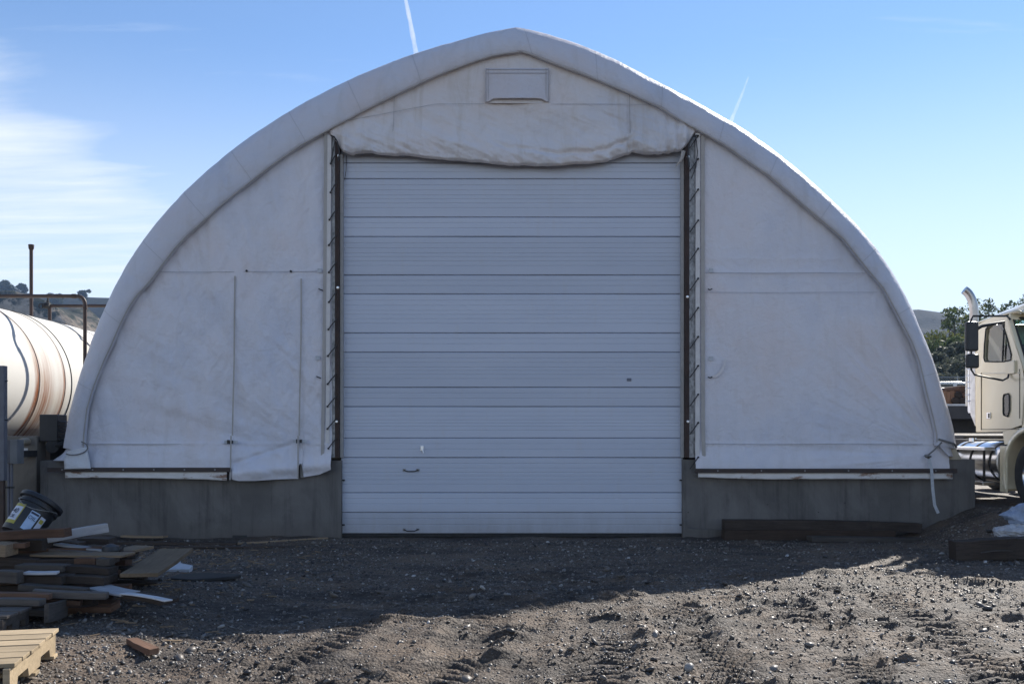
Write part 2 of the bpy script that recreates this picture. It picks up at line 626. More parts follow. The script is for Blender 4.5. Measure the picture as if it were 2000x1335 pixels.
# ------------------------------------------------------------------ ground
def ground_h(x, y, fine=True):
    x = np.asarray(x, float)
    y = np.asarray(y, float)
    h = 0.54 * sstep(6.1, 7.7, x) * sstep(12.3, 13.6, y)                 # bank on the right
    h = h + 1.85 * sstep(24, 45, y) * sstep(3.0, 9.0, x - 0.0)           # rising yard beyond
    h = h + 0.10 * sstep(-2.3, -3.3, x) * sstep(4.2, 5.2, y) * (1 - sstep(10.0, 13.0, y))  # heap at left
    h = h + 0.9 * sstep(60, 200, y) * sstep(-3.0, -9.0, x)
    near = (1 - sstep(16, 26, y)) * (1 - sstep(12, 20, np.abs(x))) * sstep(-4, 3, y)
    h = h + near * 0.030 * fbm(x * 0.9, y * 1.1, 3, 1)
    if fine:
        front = 1 - sstep(9.3, 12.5, y - 0.22 * x)
        rough = sstep(-3.6, -1.2, x) * front
        mask, lugs = 0, 0
        # tyre tracks that run away from the camera, with bars across them
        for (a, b, wd, lo, hi, k) in ((-1.55, .16, .22, 5.6, 8.3, 1), (-.42, .12, .24, 5.2, 8.9, 2), (.62, .17, .26, 5.2, 8.6, 3), (1.45, .05, .24, 5.2, 9.2, 4), (2.45, .10, .24, 5.4, 9.4, 1), (3.4, .16, .22, 6.0, 9.8, 2)):
            v = (x - (a + b * (y - 7.0) + .05 * np.sin(y * 1.7 + k))) / wd
            run = sstep(lo - .6, lo, y) * (1 - sstep(hi - .5, hi + .3, y))
            ins = np.exp(-(v ** 4) * 1.5) * run
            lug = np.clip(np.sin((y + .12 * np.abs(v) + .03 * np.sin(x * 9 + k) + .05 * vnoise(x * 3, y * 2, k)) * 2 * math.pi / 0.14) * 1.6, -1, 1)
            patch = 0.2 + 0.8 * sstep(-0.18, 0.05, vnoise(x * 1.6, y * 1.4, k))
            mask = np.maximum(mask, ins * patch)
            edge = np.exp(-((np.abs(v) - 1.3) / 0.30) ** 2) * run
            lugs = lugs + ins * (-0.024 + 0.030 * lug * patch) + edge * (0.014 + 0.06 * np.maximum(0, vnoise(x * 4, y * 6, k)))
        n = fbm(x * 2.4, y * 6.5, 4, 2)
        cl = np.maximum(0, fbm(x * 1.8 + 5, y * 5.6, 5, 3, .6) - 0.22)
        h = h + near * ((0.010 + 0.042 * rough) * n + rough * 0.13 * cl) * (1 - .75 * mask) + near * lugs
        h = h + near * 0.012 * fbm(x * 16, y * 18, 2, 4)
        # gravel banked against the concrete
        h = h + .05 * np.exp(-((y - 14.75) / .22) ** 2) * (.4 + fbm(x * 1.7, y * 0, 3, 2)) * (np.abs(x) > 2.75) * (np.abs(x) < 7.6)
    return h


def gh(x, y):
    return float(ground_h(x, y, False))


def axis_lines(a0, a1, step, lo, hi, growth=1.25):
    core = list(np.arange(a0, a1, step))
    right, s, v = [], step, a1
    while v < hi:
        right.append(v)
        s *= growth
        v += s
    right.append(hi)
    left, s, v = [], step, a0 - step
    while v > lo:
        left.append(v)
        s *= growth
        v -= s
    left.append(lo)
    return np.array(sorted(left) + core + right)


def ground_mat():
    m, nt, N, L, b = newmat("gravel ground")
    tc = N.new('ShaderNodeTexCoord').outputs['Object']
    big = noise_node(N, L, tc, 0.55, 6, 0.6)
    col = ramp(N, L, big, [(0.30, (0.092, 0.068, 0.050)), (0.5, (0.165, 0.124, 0.090)), (0.72, (0.26, 0.195, 0.140))])
    # fine crushed stone colour
    v = N.new('ShaderNodeTexVoronoi')
    v.inputs['Scale'].default_value = 42
    L.new(tc, v.inputs['Vector'])
    vc = N.new('ShaderNodeSeparateColor')
    L.new(v.outputs['Color'], vc.inputs[0])
    st = ramp(N, L, vc.outputs[0], [(0.0, (0.03, 0.027, 0.025)), (0.35, (0.075, 0.067, 0.06)), (0.7, (0.145, 0.128, 0.110)), (0.93, (0.24, 0.215, 0.19)), (1.0, (0.44, 0.41, 0.38))])
    mk = noise_node(N, L, tc, 1.9, 6, 0.65)
    col = mixc(N, L, ramp(N, L, mk, [(0.38, (0.75,) * 3), (0.60, (0.12,) * 3)]), col, st)
    v2 = N.new('ShaderNodeTexVoronoi')
    v2.inputs['Scale'].default_value = 120
    L.new(tc, v2.inputs['Vector'])
    vc2 = N.new('ShaderNodeSeparateColor')
    L.new(v2.outputs['Color'], vc2.inputs[0])
    col = mixc(N, L, 0.8, col, ramp(N, L, vc2.outputs[0], [(0.0, (0.45, 0.43, 0.42)), (1.0, (1.35, 1.3, 1.25))]), 'MULTIPLY')
    col = mixc(N, L, 1.0, col, (0.84, 0.82, 0.80), 'MULTIPLY')
    # damp dark mud patches
    dm = noise_node(N, L, tc, 1.1, 7, 0.68, (0.6, 1.3, 1), 0.4)
    col = mixc(N, L, ramp(N, L, dm, [(0.47, (0, 0, 0)), (0.60, (0.85,) * 3)]), col, (0.036, 0.029, 0.025))
    # far ground: dry grass
    sep = N.new('ShaderNodeSeparateXYZ')
    L.new(tc, sep.inputs[0])
    far = N.new('ShaderNodeMapRange')
    far.inputs['From Min'].default_value = 45
    far.inputs['From Max'].default_value = 70
    L.new(sep.outputs[1], far.inputs['Value'])
    gr = ramp(N, L, noise_node(N, L, tc, 0.05, 8, 0.65), [(0.35, (0.045, 0.045, 0.028)), (0.65, (0.085, 0.075, 0.048))])
    col = mixc(N, L, far.outputs[0], col, gr)
    L.new(col, b.inputs['Base Color'])
    b.inputs['Roughness'].default_value = 0.68
    b.inputs['Specular IOR Level'].default_value = 0.32
    h1 = N.new('ShaderNodeMath')
    h1.operation = 'MULTIPLY_ADD'
    h1.inputs[1].default_value = -0.9
    L.new(v.outputs['Distance'], h1.inputs[0])
    L.new(noise_node(N, L, tc, 60, 5, 0.7), h1.inputs[2])
    bump(N, L, b, h1.outputs[0], 0.9, 0.016)
    return m


xl = axis_lines(-6.4, 8.2, 0.036, -1200, 1200)
yl = axis_lines(5.2, 14.9, 0.036, -150, 1300)
yl = np.concatenate([yl[yl < 5.2], np.arange(5.2, 10.0, .021), np.arange(10.0, 14.9, .036), yl[yl > 14.9]])
GX, GY = np.meshgrid(xl, yl)
GZ = ground_h(GX, GY)
g = grid_obj("ground", GX, GY, GZ, ground_mat())
tag(g, kind='structure', label="dark gravel yard with muddy tyre tracks")


def pebble_mat():
    m, nt, N, L, b = newmat("pebbles")
    geo = N.new('ShaderNodeNewGeometry')
    tc = N.new('ShaderNodeTexCoord').outputs['Object']
    col = ramp(N, L, geo.outputs['Random Per Island'], [(0.0, (0.028, 0.025, 0.024)), (0.22, (0.06, 0.053, 0.048)), (0.48, (0.105, 0.092, 0.080)), (0.68, (0.155, 0.128, 0.102)), (0.86, (0.22, 0.195, 0.17)), (0.97, (0.36, 0.34, 0.31)), (1.0, (0.58, 0.56, 0.54))])
    col = mixc(N, L, 0.8, col, ramp(N, L, noise_node(N, L, tc, 90, 3, 0.6), [(0.3, (0.5,) * 3), (0.7, (1.0,) * 3)]), 'MULTIPLY')
    L.new(col, b.inputs['Base Color'])
    b.inputs['Roughness'].default_value = 0.48
    b.inputs['Specular IOR Level'].default_value = 0.6
    return m


def make_pebbles():
    bm = bmesh.new()
    bmesh.ops.create_icosphere(bm, subdivisions=1, radius=1.0)
    bv = np.array([v.co[:] for v in bm.verts])
    bf = np.array([[v.index for v in f.verts] for f in bm.faces])
    bm.free()
    n = 74000
    # spread evenly over the picture of the ground: more per square metre nearby
    u = RNG.random(n)
    y = 5.3 * (14.6 / 5.3) ** (u ** 0.85)
    x = (RNG.random(n) - 0.5) * 1.26 * y + 0.0
    y = y + RNG.normal(0, .05, n)
    dens = 0.45 + 0.9 * vnoise(x * 1.4, y * 1.6, 0) + 0.35 - .35 * sstep(-2.2, -1.0, x) * (1 - sstep(8.6, 9.6, y))
    keep = (RNG.random(n) < np.clip(dens, .15, 1)) & ((y < 14.5) | (x > 7.45))
    x, y = x[keep], y[keep]
    n = len(x)
    r = np.exp(RNG.normal(math.log(0.0066), 0.50, n)) * (0.75 + 0.035 * y)
    big = RNG.random(n) < 0.010
    r[big] *= RNG.uniform(1.8, 3.2, big.sum())
    r = np.clip(r, 0.004, 0.045)
    z = ground_h(x, y) + r * 0.22
    sx, sy, sz = RNG.uniform(.75, 1.5, n), RNG.uniform(.7, 1.2, n), RNG.uniform(.45, .85, n)
    a, t1, t2 = RNG.uniform(0, 6.28, n), RNG.normal(0, .35, n), RNG.normal(0, .35, n)
    V = bv[None] * (1 + RNG.uniform(-.22, .22, (n, len(bv), 1)))
    V = V * np.stack([sx, sy, sz], -1)[:, None, :] * r[:, None, None]
    ca, sa = np.cos(a)[:, None], np.sin(a)[:, None]
    X, Y, Z = V[..., 0] * ca - V[..., 1] * sa, V[..., 0] * sa + V[..., 1] * ca, V[..., 2]
    Z = Z + X * np.sin(t1)[:, None] + Y * np.sin(t2)[:, None]
    V = np.stack([X + x[:, None], Y + y[:, None], Z + z[:, None]], -1).reshape(-1, 3)
    F = (bf[None] + (np.arange(n) * len(bv))[:, None, None]).reshape(-1, 3)
    me = bpy.data.meshes.new("gravel")
    me.vertices.add(len(V))
    me.vertices.foreach_set('co', V.ravel())
    me.loops.add(len(F) * 3)
    me.loops.foreach_set('vertex_index', F.ravel().astype(np.int32))
    me.polygons.add(len(F))
    me.polygons.foreach_set('loop_start', np.arange(0, len(F) * 3, 3, dtype=np.int32))
    me.update(calc_edges=True)
    me.validate()
    me.materials.append(pebble_mat())
    me.polygons.foreach_set('use_smooth', [True] * len(me.polygons))
    o = bpy.data.objects.new("gravel", me)
    COL.objects.link(o)
    tag(o, "loose grey and white stones scattered over the yard", "gravel", kind='stuff')


make_pebbles()


# ------------------------------------------------------------------ hills
def hill_mat(name, c1, c2, rock, veg, rockscale=0.02):
    m, nt, N, L, b = newmat(name)
    tc = N.new('ShaderNodeTexCoord').outputs['Object']
    n = noise_node(N, L, tc, 0.02, 8, 0.65)
    col = ramp(N, L, n, [(0.35, c1), (0.65, c2)])
    geo = N.new('ShaderNodeNewGeometry')
    sep = N.new('ShaderNodeSeparateXYZ')
    L.new(geo.outputs['Normal'], sep.inputs[0])
    st = N.new('ShaderNodeMapRange')
    st.inputs['From Min'].default_value = 0.80
    st.inputs['From Max'].default_value = 0.55
    L.new(sep.outputs[2], st.inputs['Value'])
    rk = ramp(N, L, noise_node(N, L, tc, 0.12, 8, 0.7, (1, 1, 3)), [(0.35, tuple(v * .55 for v in rock)), (0.6, rock)])
    col = mixc(N, L, st.outputs[0], col, rk)
    v = noise_node(N, L, tc, 0.16, 6, 0.7)
    col = mixc(N, L, ramp(N, L, v, [(0.48, (0, 0, 0)), (0.56, (1, 1, 1))]), col, veg)
    L.new(col, b.inputs['Base Color'])
    b.inputs['Roughness'].default_value = 0.95
    b.inputs['Specular IOR Level'].default_value = 0.1
    bump(N, L, b, noise_node(N, L, tc, 0.3, 6, 0.7), 0.8, 1.5)
    return m


def ridge(name, pts, Yc, depth_near, depth_far, mat, rough, label, n=150, m=70, cliff=0.0):
    """pts: px,py of the skyline at distance Yc"""
    px = np.array([p[0] for p in pts], float)
    py = np.array([p[1] for p in pts], float)
    xs = (px - 1000) * Yc / FPX
    zs = EYE - (py - HORIZ) * Yc / FPX
    X = np.linspace(xs[0], xs[-1], n)
    zr = np.interp(X, xs, zs)
    Yv = np.concatenate([np.linspace(Yc - depth_near, Yc, m * 2 // 3), np.linspace(Yc, Yc + depth_far, m // 3)[1:]])
    XX, YY = np.meshgrid(X, Yv)
    t = np.where(YY < Yc, (YY - (Yc - depth_near)) / depth_near, 1 - (YY - Yc) / depth_far)
    t = np.clip(t, 0, 1)
    prof = t ** 0.9
    if cliff:
        prof = prof * (1 - cliff) + cliff * sstep(0.55, 0.8, t + 0.25 * fbm(XX * .02, YY * .02, 3, 2))
    Z = -2 + (zr[None, :] + 2) * prof
    nz = fbm(XX * 0.018, YY * 0.018, 5, 3)
    Z = Z + rough * nz * (0.2 + np.sin(np.clip(t, 0, 1) * math.pi))
    o = grid_obj(name, XX, YY, Z, mat)
    tag(o, label, kind='structure')
    return o


MH1 = hill_mat("brush hillside", (0.012, 0.014, 0.013), (0.024, 0.023, 0.020), (0.05, 0.045, 0.038), (0.007, 0.009, 0.007))
MH2 = hill_mat("sandstone bluff", (0.06, 0.055, 0.045), (0.12, 0.10, 0.08), (0.40, 0.33, 0.26), (0.025, 0.03, 0.02))
ridge("hill", [(-900, 560), (-500, 545), (-200, 545), (0, 548), (45, 570), (90, 580), (160, 579), (210, 582), (300, 584), (600, 600), (1000, 620)], 640, 260, 300, MH1, 9, "brushy hillside with scattered junipers behind the tank")
ridge("bluff", [(-700, 560), (-300, 575), (-60, 588), (20, 592), (60, 588), (95, 602), (130, 616), (165, 650), (230, 720), (330, 800)], 330, 60, 120, MH2, 20, "pale sandstone bluff above the white tank", cliff=0.85)
ridge("hill", [(1300, 700), (1500, 640), (1700, 612), (1795, 604), (1840, 610), (1890, 622), (1960, 640), (2100, 655), (2400, 690), (2900, 720)], 760, 300, 300, MH1, 8, "low wooded ridge beyond the trees on the right")


# ------------------------------------------------------------------ trees
def leaf_mat(name, c1, c2, c3):
    m, nt, N, L, b = newmat(name)
    geo = N.new('ShaderNodeNewGeometry')
    col = ramp(N, L, geo.outputs['Random Per Island'], [(0.0, c1), (0.5, c2), (1.0, c3)])
    L.new(col, b.inputs['Base Color'])
    b.inputs['Roughness'].default_value = 0.6
    b.inputs['Specular IOR Level'].default_value = 0.25
    tr = N.new('ShaderNodeBsdfTranslucent')
    L.new(col, tr.inputs['Color'])
    mx = N.new('ShaderNodeMixShader')
    mx.inputs[0].default_value = 0.35
    L.new(b.outputs[0], mx.inputs[1])
    L.new(tr.outputs[0], mx.inputs[2])
    L.new(mx.outputs[0], N['Material Output'].inputs[0])
    return m


LEAF_G = leaf_mat("green leaves", (0.045, 0.065, 0.022), (0.075, 0.105, 0.035), (0.12, 0.15, 0.055))
LEAF_Y = leaf_mat("yellow-green leaves", (0.07, 0.085, 0.02), (0.12, 0.14, 0.035), (0.19, 0.19, 0.06))  # lighter, yellower leaf tone for some of the trees
LEAF_S = leaf_mat("silvery leaves", (0.06, 0.07, 0.05), (0.10, 0.11, 0.08), (0.16, 0.165, 0.13))
LEAF_J = leaf_mat("juniper needles", (0.02, 0.03, 0.018), (0.03, 0.042, 0.024), (0.045, 0.055, 0.03))
M_BARK = simple("bark", (0.12, 0.10, 0.08), (0.06, 0.05, 0.04), 4, 0.95, bstr=.5)


def leaves_mesh(name, centres, rad, per, size, mat, parent, rng):
    """leaf-sized faces spread through lumps"""
    pts = []
    for c, r in zip(centres, rad):
        k = int(per * (r / 0.8) ** 1.6) + 6
        d = rng.normal(0, 1, (k, 3))
        d /= np.linalg.norm(d, axis=1)[:, None]
        rr = r * rng.uniform(0.25, 1.08, (k, 1)) ** 0.6
        pts.append(np.array(c)[None] + d * rr * np.array([1, 1, .8]))
    pts = np.concatenate(pts)
    n = len(pts)
    a = rng.normal(0, 1, (n, 3))
    a /= np.linalg.norm(a, axis=1)[:, None]
    b = np.cross(a, rng.normal(0, 1, (n, 3)))
    b /= np.linalg.norm(b, axis=1)[:, None]
    s = size * rng.uniform(.6, 1.4, (n, 1))
    q = np.stack([pts - a * s, pts + b * s * .45, pts + a * s, pts - b * s * .45], 1).reshape(-1, 3)
    mb = MB()
    mb.v = [tuple(v) for v in q.tolist()]
    mb.f = [(4 * i, 4 * i + 1, 4 * i + 2, 4 * i + 3) for i in range(n)]
    return build(name, mb, mat, parent, fix=False)


def tree(name, px, ytop, Y, width, leaf, label, seed, dens=1.0, shrub=False, group=None, bare=0.0, lsz=0.16, cat='tree'):
    rng = np.random.default_rng(seed)
    top = P(px, ytop, Y)
    z0 = gh(top.x, Y)
    H = top.z - z0
    root = empty(name, (top.x, Y, z0), label, cat, group)
    base = Vector((top.x, Y, z0 - 0.1))
    tr = MB()
    cents, rads = [], []
    nst = 1 if not shrub else 4
    for s in range(nst):
        lean = Vector((rng.normal(0, .04 if not shrub else .25), rng.normal(0, .04 if not shrub else .25), 1)).normalized()
        b0 = base + Vector((rng.normal(0, .1 + .5 * shrub), rng.normal(0, .1 + .5 * shrub), 0))
        hs = H * (0.93 if not shrub else 0.7)
        tp = b0 + lean * hs
        r0 = 0.018 * H + 0.03
        mid = b0.lerp(tp, .5) + Vector((rng.normal(0, .03 * H), rng.normal(0, .03 * H), 0))
        tr.tube([b0, mid, tp], [r0, r0 * .6, r0 * .12], 7)
        nl = 9 if not shrub else 5
        for i in range(nl):
            t = 0.25 + 0.7 * (i + .5) / nl if not shrub else .2 + .7 * (i + .5) / nl
            st = b0.lerp(mid, t * 2) if t < .5 else mid.lerp(tp, t * 2 - 1)
            an = rng.uniform(0, 6.28)
            ln = width * .5 * (1.05 - 0.55 * abs(t - .4) * 1.6) * rng.uniform(.7, 1.15)
            en = st + Vector((math.cos(an) * ln, math.sin(an) * ln, ln * rng.uniform(.25, .8)))
            if en.z > top.z:
                en.z = top.z - rng.uniform(0, .5)
            tr.tube([st, st.lerp(en, .5) + Vector((0, 0, ln * .06)), en], [r0 * .35, r0 * .2, .015], 5)
            for j in range(3):
                c = st.lerp(en, .45 + .3 * j) + Vector(rng.normal(0, .12 * width * .5, 3).tolist())
                if rng.random() < bare:
                    continue
                cents.append(tuple(c))
                rads.append(width * rng.uniform(.10, .19))
            # loose twigs
            tw = en + Vector((rng.normal(0, .3), rng.normal(0, .3), rng.uniform(.3, .9)))
            tr.tube([en, tw], [.015, .006], 4)
    # crown top
    for j in range(5):
        cents.append((top.x + rng.normal(0, width * .08), Y + rng.normal(0, width * .08), top.z - rng.uniform(0.05, .22) * H))
        rads.append(width * rng.uniform(.07, .13))
    build("trunk", tr, M_BARK, root)
    leaves_mesh("crown", cents, rads, int(95 * dens), lsz, leaf, root, rng)
    return root


TG = "trees beyond the yard fence"
tree("cottonwood_tree", 1866, 592, 92, 4.6, LEAF_G, "slim open-crowned green tree left of the truck exhaust", 11, 1.0, group=TG)
tree("cottonwood_tree", 1850, 640, 84, 5.0, LEAF_Y, "yellow-green tree just right of the arched building's edge", 12, 1.1, group=TG)
tree("cottonwood_tree", 1818, 668, 80, 4.2, LEAF_G, "small green tree against the arched building's edge", 13, 1.0, group=TG)
tree("cottonwood_tree", 1902, 604, 96, 4.2, LEAF_G, "thin sparse tree directly behind the truck's exhaust stack", 14, .8, group=TG, bare=.2)
tree("cottonwood_tree", 1938, 583, 100, 6.5, LEAF_Y, "leafy tree rising behind the rear of the truck cab roof", 15, 1.0, group=TG)
tree("cottonwood_tree", 1972, 574, 98, 5.5, LEAF_G, "dark green tree behind the middle of the truck cab roof", 16, 1.0, group=TG)
tree("cottonwood_tree", 2003, 556, 104, 7.0, LEAF_G, "tallest tree at the right edge of the photo", 17, 1.1, group=TG)
tree("cottonwood_tree", 2070, 560, 104, 9.0, LEAF_G, "broad tree further right beyond the truck", 19, 1.0, group=TG)
tree("bare_tree", 1847, 588, 110, 2.4, LEAF_S, "nearly leafless thin tree between ridge and green trees", 18, .4, group=TG, bare=.93, cat='tree')
SG = "grey-green shrubs behind the yard fence"
for i, (px, yt, Y, w, lf, lb) in enumerate([
        (1815, 690, 70, 6.0, LEAF_S, "silvery shrub at the arched building's edge behind the fence"),
        (1838, 672, 72, 5.5, LEAF_S, "rounded silvery shrub left of the truck mirrors"),
        (1868, 660, 74, 6.5, LEAF_G, "dense green shrub beside the truck mirrors"),
        (1900, 668, 72, 6.0, LEAF_S, "grey-green shrub behind the truck mirrors"),
        (1790, 700, 76, 6.0, LEAF_G, "green shrub mostly behind the arched building"),
        (1950, 660, 76, 7.0, LEAF_S, "silvery shrub hidden behind the truck cab"),
        (2010, 660, 76, 7.0, LEAF_G, "green shrub behind the truck windscreen"),
        (1852, 706, 66, 5.0, LEAF_S, "low pale shrub just behind the chain-link fence")]):
    tree("shrub", px, yt, Y, w, lf, lb, 40 + i, 3.6, True, SG, cat='shrub', lsz=0.17)
JG = "junipers on the left ridge"
for i, (px, yt, Y, w, lb) in enumerate([(8, 549, 560, 13, "largest juniper on the ridge at the left edge"), (42, 551, 560, 8, "second juniper on the left ridge"),
                                       (162, 566, 560, 8, "lone juniper on the ridge above the pipe elbow"), (105, 574, 560, 14, "low wide juniper on the ridge between the pipes")]):
    rng = np.random.default_rng(90 + i)
    zt = P(px, yt, Y)
    zb = P(px, yt + 22, Y).z
    root = empty("juniper_tree", (zt.x, Y, zb), lb, "tree", JG)
    hgt = zt.z - zb
    build("trunk", MB().tube([(zt.x, Y, zb - 6), (zt.x, Y, zt.z - 1)], [.35, .1], 6), M_BARK, root)
    cs = [(zt.x + rng.normal(0, w * .16), Y + rng.normal(0, w * .16), zb + hgt * rng.uniform(.15, .85)) for _ in range(16)]
    leaves_mesh("crown", cs, [w * .17] * 16, 40, .6, LEAF_J, root, rng)


# ------------------------------------------------------------------ fence, cars, trailer far right
def fence():
    Y = 60.0
    x0, x1 = 14, 70
    root = empty("chain_link_fence", (x0, Y, gh(25, Y)), "chain-link fence running below the shrubs behind the parked vehicles", "fence")
    z0 = gh(25, Y)
    top = P(1860, 736, Y).z
    fm, nt, N, L, b = newmat("chain link")
    tc = N.new('ShaderNodeTexCoord').outputs['Object']
    b.inputs['Base Color'].default_value = (0.32, 0.33, 0.34, 1)
    b.inputs['Metallic'].default_value = .6
    # real wires in two diagonal directions, joined
    mb = MB()
    k = 0.16
    hgt = top - z0
    for d in (-1, 1):
        x = x0
        while x < x1:
            a = Vector((x, Y, z0))
            e = Vector((x + d * hgt, Y, top))
            mb.add([a + Vector((-.008, 0, 0)), a + Vector((.008, 0, 0)), e + Vector((.008, 0, 0)), e + Vector((-.008, 0, 0)), a + Vector((0, .012, 0)), e + Vector((0, .012, 0))],
                   [(0, 1, 2, 3), (1, 4, 5, 2), (4, 0, 3, 5)])
            x += k
    w = build("wire_mesh", mb, fm, root, fix=False)
    w['kind'] = 'stuff'
    build("top_rail", MB().tube([(x0, Y, top), (x1, Y, top)], .03, 6), fm, root)
    for i in range(19):
        x = x0 + i * 3
        build("post", MB().tube([(x, Y, z0 - .2), (x, Y, top + .05)], .035, 6), fm, root)


fence()
M_GLASS = None


def thin_glass(name, tint, dust, glossy):
    m, nt, N, L, b = newmat(name)
    tr = N.new('ShaderNodeBsdfTransparent')
    tr.inputs[0].default_value = c4(tint)
    tl = N.new('ShaderNodeBsdfTranslucent')
    tl.inputs[0].default_value = (.8, .83, .83, 1)
    m1 = N.new('ShaderNodeMixShader')
    tc = N.new('ShaderNodeTexCoord').outputs['Object']
    n = noise_node(N, L, tc, 5, 5, .6)
    mr = N.new('ShaderNodeMapRange')
    mr.inputs['To Min'].default_value = dust * .7
    mr.inputs['To Max'].default_value = min(1, dust * 1.3)
    L.new(n, mr.inputs['Value'])
    L.new(mr.outputs[0], m1.inputs[0])
    L.new(tr.outputs[0], m1.inputs[1])
    L.new(tl.outputs[0], m1.inputs[2])
    gl = N.new('ShaderNodeBsdfGlossy')
    gl.inputs['Roughness'].default_value = .05
    m2 = N.new('ShaderNodeMixShader')
    fr = N.new('ShaderNodeFresnel')
    fr.inputs[0].default_value = 1.35 + glossy
    L.new(fr.outputs[0], m2.inputs[0])
    L.new(m1.outputs[0], m2.inputs[1])
    L.new(gl.outputs[0], m2.inputs[2])
    L.new(m2.outputs[0], N['Material Output'].inputs[0])
    N.remove(b)
    return m


M_TINT = thin_glass("tinted windscreen glass", (.45, .68, .66), .05, .25)
M_CLEAR = thin_glass("dusty side glass", (.95, .97, .96), .10, .45)
M_CARG = simple("dark car glass", (0.03, 0.035, 0.04), None, 4, 0.1, 0, .0)


def car(px, Y, body, label, van=False):
    c = P(px, 800, Y)
    z0 = gh(c.x, Y)
    root = empty("parked_car", (c.x, Y, z0), label, "car", "vehicles parked along the far fence")
    L_, Hb, Ht = 4.6, 0.95, 1.5 if not van else 1.95
    x0, x1 = c.x - L_ / 2, c.x + L_ / 2
    low = [(x0, z0 + .3), (x0 + .02, z0 + .8), (x0 + .25, z0 + Hb), (x1 - 1.0, z0 + Hb), (x1 - .1, z0 + .82), (x1, z0 + .55), (x1 - .02, z0 + .3)]
    build("body", MB().prism(low, Y - .85, Y + .85, 'Y'), body, root, bevel=.06)
    up = [(x0 + .35, z0 + Hb), (x0 + .65, z0 + Ht - .03), (x0 + .9, z0 + Ht), (x1 - 1.9, z0 + Ht), (x1 - 1.15, z0 + Hb)]
    build("cabin", MB().prism(up, Y - .72, Y + .72, 'Y'), body, root, bevel=.05)
    for a, b_ in ((.62, 1.35), (1.45, 2.25), (2.35, 3.0)):
        w = MB().prism([(x0 + a, z0 + Hb + .06), (x0 + a + .06, z0 + Ht - .12), (x0 + b_ - .05, z0 + Ht - .12), (x0 + b_, z0 + Hb + .06)], Y - .735, Y - .70, 'Y')
        build("window", w, M_CARG, root)
    for wx in (x0 + .85, x1 - .85):
        for s in (-1, 1):
            wh = build("wheel", MB().lathe([(.0, -.1), (.32, -.1), (.34, -.06), (.34, .06), (.32, .1), (0, .1)], (wx, Y + s * .78, z0 + .34), 'Y', 16), M_RUBBER, root, smooth=True)


car(1852, 47, simple("pale silver paint", (.62, .64, .67), None, 3, .25, .3, .02), "pale silver car parked beyond the flatbed at the building's edge", van=True)
car(1908, 47.5, simple("white car paint", (.75, .76, .78), None, 3, .25, 0, .02), "white car parked beyond the flatbed behind the truck's exhaust", van=True)
car(1868, 42, simple("navy blue paint", (.008, .014, .04), None, 3, .22, .1, .02), "dark blue car parked in front of the pale cars")


def trailer():
    Y = 23.0
    a = P(1815, 795, Y)
    zt = P(1860, 790, Y).z
    zb = P(1860, 818, Y).z
    z0 = gh(10.5, Y)
    x0, x1 = a.x - 1.5, a.x + 9.5
    root = empty("flatbed_trailer", ((x0 + x1) / 2, Y, z0), "dark grey flatbed trailer standing behind the truck", "trailer")
    build("side_rail", MB().bx(x0, x1, Y - .06, Y + .0, zb, zt - .03), simple("dark grey trailer side", (.06, .055, .055), None, 4, .6), root, bevel=.01)
    build("side_rail", MB().bx(x0, x1, Y + 2.4, Y + 2.46, zb, zt - .03), M_DARK, root, bevel=.01)
    build("edge_strip", MB().bx(x0, x1, Y - .075, Y - .0, zt - .03, zt + .02), M_WHITE, root)
    for i in range(12):
        y0 = Y + i * .2
        build("deck_board", MB().bx(x0, x1, y0 + .004, y0 + .196, zt - .06, zt - .01 + .006 * (i % 2)), M_WGREY, root)
    build("frame_beam", MB().bx(x0 + .3, x1 - .3, Y + .6, Y + .72, zb - .35, zb + .1), M_DARK, root)
    build("frame_beam", MB().bx(x0 + .3, x1 - .3, Y + 1.7, Y + 1.82, zb - .35, zb + .1), M_DARK, root)
    for wx in (x0 + 1.0, x0 + 2.3):
        for wy in (Y + .28, Y + 2.1):
            w = build("wheel", MB().lathe([(0, -.12), (.3, -.12), (.47, -.13), (.52, -.06), (.52, .06), (.47, .13), (.3, .12), (0, .12)], (wx, wy, z0 + .52), 'Y', 24), M_RUBBER, root, smooth=True)
    # loads that rest on it
    zz = zt + .025
    p = P(1858, 770, Y + .5)
    cr = empty("wooden_crate", (p.x, Y + .7, zz), "reddish brown wooden crate on the flatbed trailer, nearest the arched building", "crate")
    for i in range(5):
        build("slat", MB().bx(p.x - .24 + i * .1, p.x - .15 + i * .1, Y + .44, Y + .47, zz, zz + .34 - .02 * (i % 2)), simple("new brown board", (.34, .18, .10), None, 9, .8), cr)
    build("box", MB().bx(p.x - .24, p.x + .255, Y + .475, Y + .95, zz, zz + .33), M_WBROWN, cr)
    p = P(1880, 765, Y + .5)
    st = empty("log_stack", (p.x, Y + .8, zz), "stack of dark split logs on the flatbed beside the crate", "logs")
    k = 0
    for r in range(3):
        for c in range(4 - r):
            k += 1
            o = build("log", MB().lathe([(0, 0), (.082, 0), (.09, .02), (.088, .9), (0, .92)], (p.x - .24 + c * .17 + r * .085, Y + .3 + .03 * (k % 3), zz + .09 + r * .15), 'Y', 10), M_WBROWN if (r == 2 or k % 3 == 0) else M_WDARK, st, smooth=True)


trailer()

